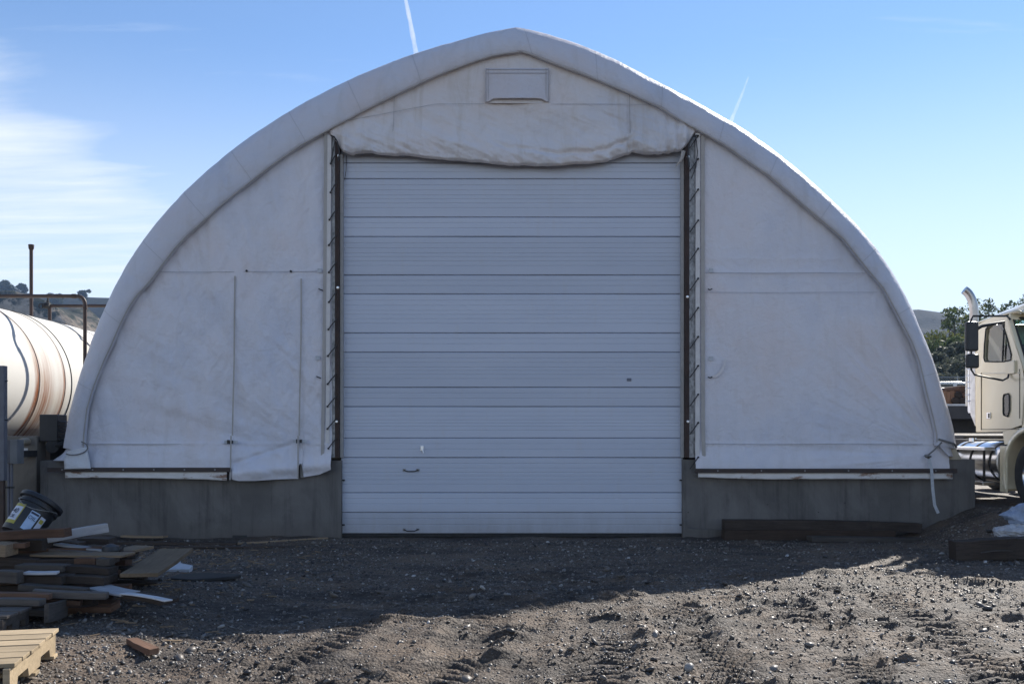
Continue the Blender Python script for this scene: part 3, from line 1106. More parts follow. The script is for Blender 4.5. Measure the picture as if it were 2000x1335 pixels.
# ------------------------------------------------------------------ the fabric building
OUT_L = [(131, 872), (136, 845), (142, 815), (150, 785), (160, 750), (171, 715), (184, 672), (198, 632), (215, 592), (232, 555), (252, 517), (274, 482), (300, 446), (325, 416), (352, 386), (400, 340), (450, 297), (500, 261), (560, 223), (620, 189), (700, 150), (780, 118), (840, 98), (900, 82), (950, 69), (985, 61), (1005, 58)]
OUT_R = [(1005, 58), (1030, 61), (1070, 71), (1134, 91), (1204, 121), (1304, 174), (1384, 217), (1450, 254), (1500, 290), (1560, 337), (1620, 392), (1665, 438), (1705, 486), (1740, 540), (1770, 597), (1797, 662), (1818, 716), (1835, 770), (1848, 815), (1856, 845), (1862, 878)]
INN_L = [(166, 880), (168, 845), (173, 800), (184, 762), (197, 727), (208, 700), (221, 674), (237, 635), (255, 600), (273, 574), (294, 552), (322, 515), (350, 479), (380, 450), (411, 423), (438, 399), (465, 377), (503, 347), (542, 318), (589, 286), (640, 257), (705, 222), (775, 187), (850, 152), (920, 125), (965, 111), (1000, 106), (1019, 104)]
INN_R = [(1019, 104), (1028, 106), (1072, 124), (1144, 150), (1186, 167), (1228, 185), (1285, 211), (1322, 234), (1362, 256), (1417, 287), (1450, 311), (1500, 345), (1548, 385), (1600, 430), (1645, 468), (1690, 525), (1722, 562), (1752, 618), (1778, 668), (1792, 705), (1806, 765), (1818, 812), (1826, 848), (1826, 870)]


def resample(pts, n, Y):
    P3 = np.array([[*P(a, b, Y)] for a, b in pts])
    d = np.concatenate([[0], np.cumsum(np.linalg.norm(np.diff(P3, axis=0), axis=1))])
    t = np.linspace(0, d[-1], n)
    return np.stack([np.interp(t, d, P3[:, i]) for i in range(3)], -1)


def smooth_line(A, k=3):
    B = A.copy()
    for _ in range(k):
        B[1:-1] = (B[:-2] + 2 * B[1:-1] + B[2:]) / 4
    return B


BLD = empty("fabric_building", (0, DW + 4, 0), "large arched white fabric storage building with a big overhead door", "building")
NA = 150
rowsL, rowsR = {}, {}
for side, out, inn in (('L', OUT_L, INN_L), ('R', OUT_R, INN_R)):
    o = smooth_line(resample(out, NA, DW + .42), 4)
    i_ = resample(inn, NA, DW - .04)
    rows = []
    prof = [(1.0, 0.42), (.93, .25), (.80, .08), (.62, -.02), (.40, -.09), (.2, -.125), (.05, -.12), (0.0, -.105), (-0.012, -.02)]
    u = np.linspace(0, 1, NA)
    for k, (s, dy) in enumerate(prof):
        xz = i_[:, [0, 2]] * (1 - s) + o[:, [0, 2]] * s
        wr = 0.020 * fbm(u * 60, np.full(NA, s * 4.0), 3, 1) + 0.020 * fbm(u * 26 + s * 4, np.full(NA, s * 2.0), 2, 2)
        yy = DW + dy + wr * (1 if 0.03 < s < .95 else .3)
        rows.append(np.stack([xz[:, 0], yy, xz[:, 1]], -1))
    R_ = np.array(rows)
    if side == 'L':
        rowsL = R_
    else:
        rowsR = R_
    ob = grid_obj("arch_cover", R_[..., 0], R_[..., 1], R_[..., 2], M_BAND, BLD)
    # roof sheet going back from the outer edge, slightly sagging between the frames
    back = []
    yb = np.concatenate([np.linspace(DW + .42, DW + 25, 41)])
    for j, yv in enumerate(yb):
        sag = -0.035 * math.sin(math.pi * ((yv - DW - .42) / 2.46 % 1.0)) ** 2
        c = np.array([0, 1.5])
        q = o[:, [0, 2]]
        dvec = (q - c)
        dvec /= np.linalg.norm(dvec, axis=1)[:, None]
        q2 = q + dvec * sag
        back.append(np.stack([q2[:, 0], np.full(NA, yv), q2[:, 1]], -1))
    Bk = np.array(back)
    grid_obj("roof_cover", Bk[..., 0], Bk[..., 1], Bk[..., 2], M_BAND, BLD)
    # cross seams on the band, pulled slightly in
    seams = {'L': (.10, .215, .335, .43, .525, .63, .73, .835), 'R': (.0145, .13, .245, .355, .455, .565, .665, .77, .88)}[side]
    for t in seams:
        f = t * (NA - 1)
        a = int(f)
        w = f - a
        line = R_[:, a] * (1 - w) + R_[:, a + 1] * w
        tdir = (R_[:, a + 1] - R_[:, a])
        tdir /= np.linalg.norm(tdir, axis=1)[:, None]
        sk = 0.10 * (1 if side == 'R' else -1)
        sl = np.linspace(0, 1, len(line))[:, None]
        line = line[1:-1] + tdir[1:-1] * sk * (sl[1:-1] - .5)
        tdir = tdir[1:-1]
        off = np.array([0, -.004, 0.002])
        A, B = line + tdir * .003 + off, line - tdir * .003 + off
        grid_obj("seam", np.array([A[:, 0], B[:, 0]]), np.array([A[:, 1], B[:, 1]]), np.array([A[:, 2], B[:, 2]]), M_HEM, BLD)

# back wall of the building
bk = [(float(p[0]), float(p[2])) for p in rowsL[0]] + [(float(p[0]), float(p[2])) for p in rowsR[0][1:]]
bk = [(bk[0][0], 0.9)] + bk + [(bk[-1][0], .9)]
build("rear_wall", MB().prism([(a * .999, b * .999) for a, b in bk], DW + 24.9, DW + 24.95, 'Y'), M_FAB, BLD)


def inner_z(xw):
    """height of the tie line of the arch over a world x (at the gable plane)"""
    A = np.concatenate([rowsL[7], rowsR[7][1:]])
    B = np.concatenate([rowsL[3], rowsR[3][1:]])
    za = np.interp(xw, A[:, 0], A[:, 2], left=np.nan, right=np.nan)
    zb = np.interp(xw, B[:, 0], B[:, 2])
    return np.where(np.isnan(za), zb, za * .35 + zb * .65)


def wx(px):
    return (px - 1000) * DW / FPX


def wz(py):
    return EYE - (py - HORIZ) * DW / FPX


def ridged(x, y, octaves=3, k=0):
    s, a, f = 0, 1.0, 1.0
    for i in range(octaves):
        s = s + a * (1 - np.abs(vnoise(x * f + 13.1 * i, y * f + 7.7 * i, k + i)) * 4) ** 3 * .5
        a *= .5
        f *= 2.1
    return s


def gable(px0, px1, bot, n, m, fold, seed, mat, name, y0=0.0, botfun=None):
    xs = np.linspace(wx(px0), wx(px1), n)
    zb = np.full(n, wz(bot)) if botfun is None else botfun(xs)
    zt = inner_z(xs)
    zt = np.maximum(zt, zb + .02)
    v = np.linspace(0, 1, m)[:, None]
    X = np.repeat(xs[None], m, 0)
    Z = zb[None] * (1 - v) + zt[None] * v
    Y = DW + y0 + fold(X, Z, v)
    return grid_obj(name, X, Y, Z, mat, BLD)


def left_bot(xs):
    hx = [wx(137), wx(454), wx(456), wx(470), wx(500), wx(545), wx(584), wx(586), wx(592), wx(594), wx(625), wx(649)]
    hz = [wz(917), wz(917), wz(935), wz(938), wz(938), wz(935), wz(934), wz(905), wz(905), wz(931), wz(926), wz(916)]
    return np.interp(xs, hx, hz)


def folds_left(X, Z, v):
    # folds fan out of the door's foot and hang from the arch
    cx, cz = wx(640), wz(905)
    ang = np.arctan2(Z - cz, cx - X + .3)
    rad = np.hypot(Z - cz, cx - X)
    f1 = 0.020 * fbm(ang * 9, rad * .5, 3, 1) * sstep(0, 1.2, rad)
    f2 = 0.030 * fbm(X * 2.6 + Z * .45, Z * .35, 3, 2)
    f3 = 0.010 * fbm(X * 6 - Z * 3, Z * 2.2 + X, 3, 3)
    diag = 0.022 * np.exp(-((X + 6.05 + (Z - 1.2) * .42 - 1.15) / .16) ** 2) + .018 * np.exp(-((X + 5.2 + (Z - 1.2) * -.30) / .20) ** 2)
    hem = 0.012 * np.exp(-((Z - wz(866)) / .02) ** 2)
    low = sstep(.35, 0, Z - 1.2)
    pocket = -.05 * np.exp(-(((X - wx(400)) / .9) ** 2)) * np.exp(-(((Z - wz(880)) / .22) ** 2))
    rt = sstep(wx(452), wx(462), X)
    cre = -.030 * np.exp(-((Z - (wz(905) + (X - wx(456)) * .34)) / .035) ** 2) * rt * (1 - sstep(wx(560), wx(600), X))
    belly = .045 * np.exp(-((Z - (wz(925) + (X - wx(456)) * .10)) / .09) ** 2) * rt
    sw = .050 * fbm((X * .8 + Z) * 2.6, (X - Z) * .5, 3, 4) * sstep(wx(440), wx(480), X) * (1 - sstep(2.6, 4.0, Z))
    cr = .0055 * ridged((X * .75 + Z * .66) * 2.2 + .4 * fbm(X, Z, 2, 1), (X * .66 - Z * .75) * .55, 3, 2) + .0035 * ridged((X * .9 - Z * .43) * 3.0, (X * .43 + Z * .9) * .7, 3, 4)
    out = .065 * sstep(wz(862), wz(915), Z)
    return -out - ((f1 + f2 * 1.35 + f3) * 1.5 + cr + sw + diag + hem + cre + belly) * (1 - sstep(.92, 1, v)) - low * .008 + pocket * .3


def folds_right(X, Z, v):
    f2 = 0.022 * fbm(X * 1.8 - Z * .2, Z * .4, 3, 4)
    f3 = 0.006 * fbm(X * 7 + Z * 2, Z * 3, 3, 5)
    cx, cz = wx(1818), wz(890)
    ang = np.arctan2(Z - cz, cx - X + .2)
    rad = np.hypot(Z - cz, cx - X)
    f1 = 0.030 * fbm(ang * 8, rad * .5, 3, 2) * sstep(.1, .8, rad) * (1 - sstep(1.6, 3.2, rad))
    hz = 0.010 * np.exp(-((Z - wz(533)) / .05) ** 2) + 0.007 * np.exp(-((Z - wz(505)) / .04) ** 2) + .008 * np.exp(-((Z - wz(866)) / .018) ** 2)
    cr = .0045 * ridged((X * .5 - Z * .85) * 1.8 + .5 * fbm(X, Z, 2, 3), (X * .85 + Z * .5) * .6, 3, 1)
    out = .065 * sstep(wz(862), wz(915), Z)
    return -out - ((f1 + f2 * 1.3 + f3) * 1.4 + cr + hz) * (1 - sstep(.92, 1, v))


gable(137, 649, 917, 300, 230, folds_left, 1, M_FAB, "gable_panel", 0.0, left_bot)
gable(1357, 1851, 917, 230, 200, folds_right, 2, M_FAB, "gable_panel")

# --- the heavy header sheet over the door
HB = [(641, 258), (650, 268), (660, 281), (672, 298), (690, 303), (712, 300), (735, 303), (760, 303), (800, 305), (850, 311), (890, 314), (930, 319), (980, 323), (1040, 325), (1100, 325), (1150, 321), (1185, 316), (1212, 307), (1228, 301), (1234, 297), (1260, 300), (1290, 302), (1316, 299), (1330, 296), (1342, 285), (1352, 268), (1360, 257)]


def head_bot(xs):
    hx = np.array([wx(a) for a, b in HB])
    hz = np.array([wz(b) for a, b in HB])
    return np.interp(xs, hx, hz) + 0.026 * fbm(xs * 3.2, xs * 0, 4, 3)


def folds_head(X, Z, v):
    zb = head_bot(X[0])[None]
    hgt = Z - zb
    low = np.exp(-hgt / .38)
    bul = 0.075 * np.exp(-((hgt - .20) / .22) ** 2)
    # sweeping folds down to the seam at the right
    s1 = X * .42 + Z * 1.0
    sw = 0.115 * fbm(s1 * 3.2, X * .45, 4, 3) * np.exp(-hgt / .62)
    sw2 = 0.045 * fbm(X * 6.0 + Z * 3, Z * 5, 4, 1) * low
    crease = -0.05 * np.exp(-((hgt - .28 + .10 * np.sin(X * 1.3)) / .045) ** 2) * sstep(-.4, .5, X) * (1 - sstep(1.7, 2.2, X))
    crease2 = -0.05 * np.exp(-((X - wx(1228)) / .035) ** 2) * np.exp(-hgt / .5)
    ends = 0.05 * np.sin((X - wx(1330)) * 38) * sstep(wx(1255), wx(1330), X) * np.exp(-hgt / .3)
    ends2 = 0.04 * np.sin((X) * 30) * (1 - sstep(wx(665), wx(740), X)) * np.exp(-hgt / .3)
    gen = 0.034 * fbm(X * 1.6, Z * 1.3, 4, 2) + .008 * fbm(X * 7, Z * 7, 3, 4)
    roll = 0.05 * np.exp(-(hgt / .016) ** 2)
    rd = .020 * ridged((X * .45 + Z * .9) * 2.6 + .5 * fbm(X, Z, 2, 2), (X * .9 - Z * .45) * .7, 3, 3) * (.25 + low)
    fix = (1 - sstep(.66, .90, v)) * sstep(.05, .85, Z[-1][None] - zb)
    return -(bul + rd + sw + sw2 + crease + crease2 + ends + ends2 + gen) * fix + roll


gable(641, 1361, 0, 380, 170, folds_head, 3, M_HEAD, "header_sheet", -.03, head_bot)


def ribbon(name, pts, w, mat, y, horizontal=False, parent=BLD, t=0.004, n=1):
    """flat strip on the gable through photo points"""
    P3 = [Vector((wx(a), DW + y, wz(b))) for a, b in pts]
    mb = MB()
    vs, fs = [], []
    for i, p in enumerate(P3):
        tn = (P3[min(i + 1, len(P3) - 1)] - P3[max(i - 1, 0)]).normalized()
        nm = Vector((-tn.z, 0, tn.x))
        for s in (-1, 1):
            for d in (0, t):
                vs.append(p + nm * s * w / 2 + Vector((0, -d, 0)))
    for i in range(len(P3) - 1):
        a, b = i * 4, (i + 1) * 4
        fs += [(a, a + 1, b + 1, b), (a + 1, a + 3, b + 3, b + 1), (a + 3, a + 2, b + 2, b + 3), (a + 2, a, b, b + 2)]
    fs += [(0, 2, 3, 1), (len(vs) - 4, len(vs) - 3, len(vs) - 1, len(vs) - 2)]
    mb.add(vs, fs)
    return build(name, mb, mat, parent)


def wavy(x, y0, y1, n=14, amp=1.0, k=0):
    return [(x + amp * float(vnoise(i * .7 + x, k)) + (0 if k == 0 else 0), y0 + (y1 - y0) * i / (n - 1)) for i in range(n)]


ribbon("webbing_tape", [(637.5, 262), (636, 500), (634, 700), (632, 830), (631, 895)], 0.052, M_WEB, -.050)
ribbon("webbing_tape", [(1371.5, 266), (1371.5, 500), (1372, 700), (1372, 830), (1374, 903)], 0.058, M_WEB, -.045)
ribbon("hem_strip", [(644.5, 266), (643, 500), (641.5, 700), (641, 865)], 0.062, M_WWEB, -.047)
ribbon("hem_strip", [(1362, 262), (1361.5, 500), (1361.5, 700), (1361, 905)], 0.068, M_WWEB, -.045)
# zips of the wicket panel
ribbon("zip", [(461, 540), (460, 600), (459.5, 700), (457.5, 780), (456, 850)], 0.022, M_WEB, -.055)
ribbon("zip", [(456, 850.5), (455, 905), (454, 936)], 0.022, M_WEB, -.125)
ribbon("zip", [(590, 545), (590, 620), (589, 700), (587, 780), (586, 850)], 0.022, M_WEB, -.060)
ribbon("zip", [(586, 850.5), (586, 900), (585, 932)], 0.022, M_WEB, -.135)
# hems and faint joints of the sheets
ribbon("seam", wavy(0, 0, 0, 2) and [(300, 531), (400, 532), (500, 531), (600, 531), (632, 530)], 0.007, M_HEM, -.037)
ribbon("seam", [(175, 866), (300, 867), (452, 866)], 0.008, M_HEM, -.034)
ribbon("seam", [(1376, 866), (1500, 867), (1650, 866), (1800, 867)], 0.008, M_HEM, -.036)
ribbon("seam", [(1376, 533), (1500, 534), (1600, 533), (1690, 534)], 0.006, M_HEM, -.036)
ribbon("seam", [(1376, 571), (1500, 572), (1640, 571), (1712, 571)], 0.005, M_HEM, -.034)
ribbon("seam", [(1228.5, 187), (1229, 230), (1230, 270)], 0.010, M_SEAM, -.066)
ribbon("seam", [(771, 190), (770, 235), (768, 262)], 0.006, M_SEAM, -.060)
ribbon("seam", [(680, 238), (850, 206), (946, 205)], 0.004, M_SEAM, -.058)
ribbon("seam", [(1076, 206), (1180, 206), (1270, 207)], 0.004, M_SEAM, -.058)

# tie bead along the arch's inner edge
for R_ in (rowsL, rowsR):
    line = R_[7]
    pts = [Vector(p) + Vector((0, -.004, -.006)) for p in line[::2]]
    build("edge_bead", MB().tube(pts, .010, 5), M_WEB, BLD, smooth=True)

# --- vent flap
vx0, vx1, vz0, vz1 = wx(948), wx(1072), wz(203), wz(137)
u, v = np.meshgrid(np.linspace(0, 1, 40), np.linspace(0, 1, 24))
X = vx0 + (vx1 - vx0) * u
lift = .02 * np.sin(np.clip(u, .0, 1) * math.pi)
Z = vz0 + (vz1 - vz0) * v + (1 - v) * (0.045 * sstep(.04, .14, u) * (1 - sstep(.86, .97, u)))
Yv = DW - .075 - (1 - v) ** 2 * .05 * np.sin(u * math.pi) ** .5 - .006 * fbm(u * 6, v * 5, 3, 2)
grid_obj("vent_flap", X, Yv, Z, M_BAND, BLD, thick=.004)
for pts in ([(950, 140), (1070, 140)], [(951, 147), (1069, 147)]):
    ribbon("hem_stitch", pts, .006, M_SEAM, -.086)
for a in (949.5, 954, 1066, 1071):
    ribbon("hem_stitch", [(a, 138), (a, 202)], .006, M_SEAM, -.088)
build("vent_opening", MB().bx(vx0 + .06, vx1 - .06, DW - .058, DW - .052, vz0 - .01, vz0 + .10), M_HEAD, BLD)

# --- bottom rails and the fabric skirts that hang out below them
for a, b, yy in ((100, 455, 916), (1356, 1862, 918)):
    build("bottom_rail", MB().bx(wx(a), wx(b), DW - .135, DW - .10, wz(yy + 4.5), wz(yy - 4)), M_RAIL, BLD, bevel=.003)
    for k in range(6):
        xx = wx(a + (b - a) * (k + .5) / 6)
        build("bolt", MB().lathe([(0, -.012), (.011, -.012), (.013, 0)], (xx, DW - .135, wz(yy)), 'Y', 8), M_GALV, BLD)


def skirt_mat():
    m, nt, N, L, b = newmat("skirt fabric")
    tc = N.new('ShaderNodeTexCoord').outputs['Object']
    n = noise_node(N, L, tc, 5, 7, 0.7, (1, 1, 2.5))
    col = ramp(N, L, n, [(0.3, (.60, .58, .56)), (.6, (.74, .72, .70))])
    r = noise_node(N, L, tc, 2.1, 7, 0.68, (1.0, 1, 3.0))
    col = mixc(N, L, ramp(N, L, r, [(0.53, (0, 0, 0)), (.60, (.85,) * 3)]), col, (.20, .085, .03))
    L.new(col, b.inputs['Base Color'])
    b.inputs['Roughness'].default_value = .7
    bump(N, L, b, n, .4, .01)
    return m


M_SKIRT = skirt_mat()
M_SKIRT_R = skirt_mat()


def skirt(a, b, bots, n=90, y=-.10, mat=None, top=919):
    xs = np.linspace(wx(a), wx(b), n)
    bx_ = np.interp(xs, [wx(p[0]) for p in bots], [wz(p[1]) for p in bots]) + .006 * fbm(xs * 4, xs * 0, 3, 1)
    v = np.linspace(0, 1, 8)[:, None]
    X = np.repeat(xs[None], 8, 0)
    Z = wz(top) * (1 - v) + bx_[None] * v
    Y = DW + y + .016 * fbm(X * 3.5, Z * 6, 3, 2) * v + .0
    grid_obj("skirt_strip", X, Y, Z, mat or M_SKIRT, BLD, thick=.003)


skirt(133, 447, [(133, 932), (250, 932), (400, 935), (447, 937)])
skirt(1361, 1855, [(1361, 931), (1500, 935), (1650, 934), (1855, 934)])


ribbon("torn_edge", [(586, 895), (588.5, 915), (589.5, 932)], .045, M_WEB, .012)

# buckles, grommets, little hooks
for (a, b) in ((453, 862.5), (587, 861)):
    build("tape_patch", MB().bx(wx(a - 12), wx(a + 14), DW - .078, DW - .070, wz(b + 3), wz(b - 3)), M_STRAP, BLD)
    build("buckle", MB().bx(wx(a - 6), wx(a - 1), DW - .105, DW - .08, wz(b + 4), wz(b - 4)).bx(wx(a + 1), wx(a + 5), DW - .10, DW - .08, wz(b + 3.4), wz(b - 3.4)), M_BLACK, BLD, bevel=.004)
for (a, b) in ((483, 529.5), (569, 530.5)):
    build("grommet", MB().lathe([(0, -.006), (.015, -.006), (.019, 0), (.019, .02)], (wx(a), DW - .045, wz(b)), 'Y', 14), M_BLACK, BLD)
for (a, b, s) in ((628, 567, -1), (624, 737, -1), (1385, 567, 1), (1385, 738, 1)):
    p = Vector((wx(a), DW - .066, wz(b)))
    build("tie_hook", MB().tube([p + Vector((-.035 * -s * -1, 0, .012 * s * -1 * -1)), p, p + Vector((.035 * s, 0, .016))], .010, 6), M_CORD, BLD)
    build("tape_patch", MB().bx(wx(a - 4) + .02 * s, wx(a + 4) + .02 * s, DW - .052, DW - .048, wz(b - 34), wz(b - 42)), M_STRAP, BLD)
    arc = [(a + s * (4 + 26 * math.sin(t)), b - 2 - 38 * (1 - math.cos(t))) for t in np.linspace(0, 1.5, 10)] if s > 0 else [(a - 2 + -30 * t, b - 2 - 22 * t ** 1.6) for t in np.linspace(0, 1, 8)]
    if s > 0 and b > 700:
        ribbon("strap_mark", arc, .045, M_HEAD, -.045, t=.001)

# --- door opening: steel posts, galvanised strips, lacing cords
for (a, b) in ((654.5, 663), (1337, 1346)):
    build("door_post", MB().bx(wx(a), wx(b), DW - .02, DW + .16, wz(893), wz(262)), M_POST, BLD, bevel=.004)
build("jamb_trim", MB().bx(wx(663.5), wx(668.5), DW + .03, DW + .16, wz(893), wz(300)), M_TRIM, BLD)
build("jamb_trim", MB().bx(wx(1331.5), wx(1336.5), DW + .03, DW + .16, wz(893), wz(300)), M_TRIM, BLD)
build("metal_strip", MB().bx(wx(648.5), wx(656), DW - .016, DW + .02, wz(893), wz(268)), M_GALV, BLD)
build("metal_strip", MB().bx(wx(1345.5), wx(1357.5), DW - .016, DW + .02, wz(893), wz(266)), M_GALV, BLD)
hooks_l = [(647.5, 322), (647, 378), (645, 431), (644, 480.5), (644, 533), (644, 591), (643, 644), (642, 695.5), (641.5, 750), (641, 793.5), (641, 837), (643, 875)]
for (a, b) in hooks_l:
    p = Vector((wx(a), DW - .068, wz(b)))
    q = Vector((wx(659), DW - .055, wz(b - 21)))
    build("lacing_cord", MB().tube([p, p.lerp(q, .5) + Vector((0, -.012, 0)), q], .0085, 6), M_CORD, BLD, smooth=True)
    build("cord_hook", MB().lathe([(0, -.016), (.016, -.008), (.016, .008), (0, .016)], p, 'Y', 8), M_CORD, BLD)
for b in (268, 313, 372, 432, 487, 545, 602, 658, 714.5, 770, 825, 892):
    p = Vector((wx(1362), DW - .066, wz(b)))
    q = Vector((wx(1346), DW - .055, wz(b + 23)))
    build("lacing_cord", MB().tube([p, p.lerp(q, .5) + Vector((0, -.012, 0)), q], .0085, 6), M_CORD, BLD, smooth=True)
    build("cord_hook", MB().lathe([(0, -.016), (.016, -.008), (.016, .008), (0, .016)], p, 'Y', 8), M_CORD, BLD)
for (a, b) in ((662, 305), (660.5, 562), (658, 823), (1343.5, 307), (1342, 580), (1343, 823)):
    build("post_bolt", MB().lathe([(0, -.03), (.012, -.03), (.014, -.012), (.022, -.01), (.022, 0)], (wx(a), DW - .02, wz(b)), 'Y', 10), M_ALU, BLD, smooth=True)
# loose cords at the two top corners
build("lacing_cord", MB().tube([(wx(648), DW - .08, wz(268)), (wx(655), DW - .10, wz(271)), (wx(661), DW - .10, wz(280)), (wx(665), DW - .09, wz(300)), (wx(663), DW - .09, wz(318))], .012, 6), M_CORD, BLD, smooth=True)
build("lacing_cord", MB().tube([(wx(657), DW - .09, wz(275)), (wx(653), DW - .09, wz(296)), (wx(648), DW - .08, wz(321))], .008, 6), M_CORD, BLD, smooth=True)
build("lacing_cord", MB().tube([(wx(1360), DW - .09, wz(268)), (wx(1350), DW - .11, wz(272)), (wx(1344), DW - .10, wz(283)), (wx(1341), DW - .10, wz(308)), (wx(1344), DW - .09, wz(330))], .014, 6), M_CORD, BLD, smooth=True)
build("lacing_cord", MB().tube([(wx(1357), DW - .09, wz(270)), (wx(1360), DW - .09, wz(300)), (wx(1357), DW - .09, wz(330)), (wx(1348), DW - .09, wz(352))], .008, 6), M_CORD, BLD, smooth=True)
build("hanging_scrap", MB().tube([(wx(1334), DW - .02, wz(297)), (wx(1331), DW - .05, wz(310)), (wx(1326), DW - .04, wz(318)), (wx(1320), DW - .03, wz(325))], [.04, .03, .02, .008], 6), M_WEB, BLD, smooth=True)
build("lacing_cord", MB().tube([(wx(674.5), DW + .10, wz(300)), (wx(674), DW + .09, wz(330)), (wx(671), DW + .09, wz(348))], .005, 5), M_CORD, BLD, smooth=True)

# --- overhead door
DY = DW + .14
DOOR = empty("overhead_door", (0, 4.14 - 4 + 0, 0), None, None)
DOOR.parent = BLD
DOOR.location = (0, DY - BLD.location.y, 0)
sections = [(1041.5, 1000), (1000, 961.6), (961.6, 893), (893, 855), (855, 793.7), (793.7, 756), (756, 687.5), (687.5, 650), (650, 574), (574, 537), (537, 462), (462, 424), (424, 349), (349, 318), (318, 262)]
k_d = (DY) / DW


def dz(py):
    return EYE - (py - HORIZ) * DY / FPX


dx0, dx1 = (668 - 1000) * DY / FPX - .012, (1332 - 1000) * DY / FPX + .012
for (yb, yt) in sections:
    z0, z1 = dz(yb), dz(yt)
    hgt = z1 - z0
    fr = (.30, .57) if hgt < .40 else (.17, .30, .43, .53, .64, .76)
    prof = [(z0 + .002, .030), (z0 + .004, .010), (z0 + .010, .0)]
    for f_ in fr:
        c = z0 + hgt * (1 - f_)
        prof.append((c, None))
    prof2 = [(z0 + .0015, .020), (z0 + .004, .012), (z0 + .012, .0)]
    for f_ in sorted(fr, reverse=True):
        c = z0 + hgt * (1 - f_)
        prof2 += [(c - .009, .0), (c - .0035, .0042), (c + .0035, .0042), (c + .009, .0)]
    prof2 += [(z1 - .016, .0), (z1 - .006, .010), (z1 - .0015, .020)]
    zs_ = np.array([p[0] for p in prof2])
    ys_ = np.array([p[1] for p in prof2])
    xs_ = np.linspace(dx0, dx1, 30)
    Xd, Zd = np.meshgrid(xs_, zs_)
    Yd = DY + np.repeat(ys_[:, None], 30, 1) + .0035 * np.sin(Xd * 1.9 + z0 * 5) + .003 * vnoise(Xd * 2.5, Zd * 3, 2) + .004 * random.uniform(-1, 1)
    grid_obj("door_panel", Xd, Yd, Zd, M_DOOR, DOOR, smooth=False)
build("door_backing", MB().bx(dx0 - .02, dx1 + .02, DY + .036, DY + .06, -.05, dz(255)), M_DARK, DOOR)
build("bottom_seal", MB().bx(dx0, dx1, DY - .004, DY + .03, dz(1047), dz(1041.8)), M_RUBBER, DOOR)
# pull handles, lock, label
for cx, cy, dr in ((803, 919, .016), (803, 1035, .016)):
    x_, z_ = (cx - 1000) * DY / FPX, dz(cy)
    build("pull_handle", MB().tube([(x_ - .115, DY - .004, z_ + .016), (x_ - .10, DY - .035, z_ + .010), (x_ - .06, DY - .05, z_ - .006), (x_ + .06, DY - .05, z_ - .006), (x_ + .10, DY - .035, z_ + .010), (x_ + .115, DY - .004, z_ + .016)], .009, 8), M_DARK, DOOR, smooth=True)
    build("handle_plate", MB().bx(x_ - .135, x_ - .085, DY - .007, DY - .001, z_ - .004, z_ + .035).bx(x_ + .085, x_ + .135, DY - .007, DY - .001, z_ - .004, z_ + .035), M_GALV, DOOR)
x_, z_ = (825 - 1000) * DY / FPX, dz(877)
build("door_lock", MB().bx(x_ - .028, x_ + .022, DY - .03, DY - .001, z_ - .02, z_ + .055).tube([(x_, DY - .04, z_ + .02), (x_ + .02, DY - .045, z_ - .06)], .011, 8), M_ALU, DOOR, bevel=.003)
x_, z_ = (1228.5 - 1000) * DY / FPX, dz(741)
build("rating_label", MB().bx(x_ - .036, x_ + .036, DY - .014, DY - .0005, z_ - .024, z_ + .024), simple("grey label", (.16, .18, .23), (.11, .12, .16), 60, .5), DOOR)
for b in (937, 1024):
    for s, a in ((-1, 670), (1, 1330)):
        xx = (a - 1000) * DY / FPX
        build("side_bolt", MB().bx(xx - .025, xx + .03, DY - .03, DY - .002, dz(b) - .012, dz(b) + .012), M_DARK, DOOR)


# ------------------------------------------------------------------ concrete walls under the fabric
BW = DW + .065


def barrier(px0, px1, ytop, label, end):
    x0, x1 = wx(px0) * BW / DW, wx(px1) * BW / DW
    root = empty("concrete_barrier", ((x0 + x1) / 2, BW + .3, 0), label, "concrete wall")
    n, m = 160, 40
    zt = wz(ytop)
    xs = np.linspace(x0, x1, n)
    zs = np.linspace(-.25, zt, m)
    X, Z = np.meshgrid(xs, zs)
    form = .004 * np.exp(-((Z - .28) / .012) ** 2)
    Y = BW - .02 + .008 * fbm(X * 2, Z * 3, 4, 2) - form
    # front as a relief sheet, joined with a block behind
    mb = grid_mb(X, Y, Z)
    mb.bx(x0, x1, BW + .012, BW + .62, -.25, zt)
    # close the small gap round the rim
    off = len(mb.v)
    top = [(float(X[-1, i]), float(Y[-1, i]), zt) for i in range(n)] + [(float(X[-1, i]), BW + .012, zt) for i in range(n)]
    mb.add(top, [(i, i + 1, n + i + 1, n + i) for i in range(n - 1)])
    for c in (0, n - 1):
        ed = [(float(X[j, c]), float(Y[j, c]), float(Z[j, c])) for j in range(m)] + [(float(X[j, c]), BW + .012, float(Z[j, c])) for j in range(m)]
        mb.add(ed, [(j, j + 1, m + j + 1, m + j) for j in range(m - 1)])
    build("wall_block", mb, M_CONC, root, smooth=True, origin=((x0 + x1) / 2, BW, 0), angle=30)
    return root


bl = barrier(80, 667, 899, "grey concrete wall block left of the overhead door", 1)
build("lifting_slot", MB().bx(wx(453), wx(481), BW - .034, BW - .0295, wz(1052), wz(1045)), M_DARK, bl)
br = barrier(1333, 1903, 897, "grey concrete wall block right of the overhead door", -1)
build("foot_step", MB().prism([(wx(1333), -.1), (wx(1420), -.1), (wx(1412), .13), (wx(1345), .16), (wx(1334), .3)], BW - .09, BW - .02, 'Y'), M_CONC, br, bevel=.01)
for (a, b, r) in ((1345, 1000, .01), (1500, 985, .008), (1600, 1000, .01), (1652, 982, .01)):
    build("surface_pit", MB().lathe([(0, -.001), (r, -.002), (r, .004)], (wx(a), BW - .028, wz(b)), 'Y', 8), M_DARK, br)
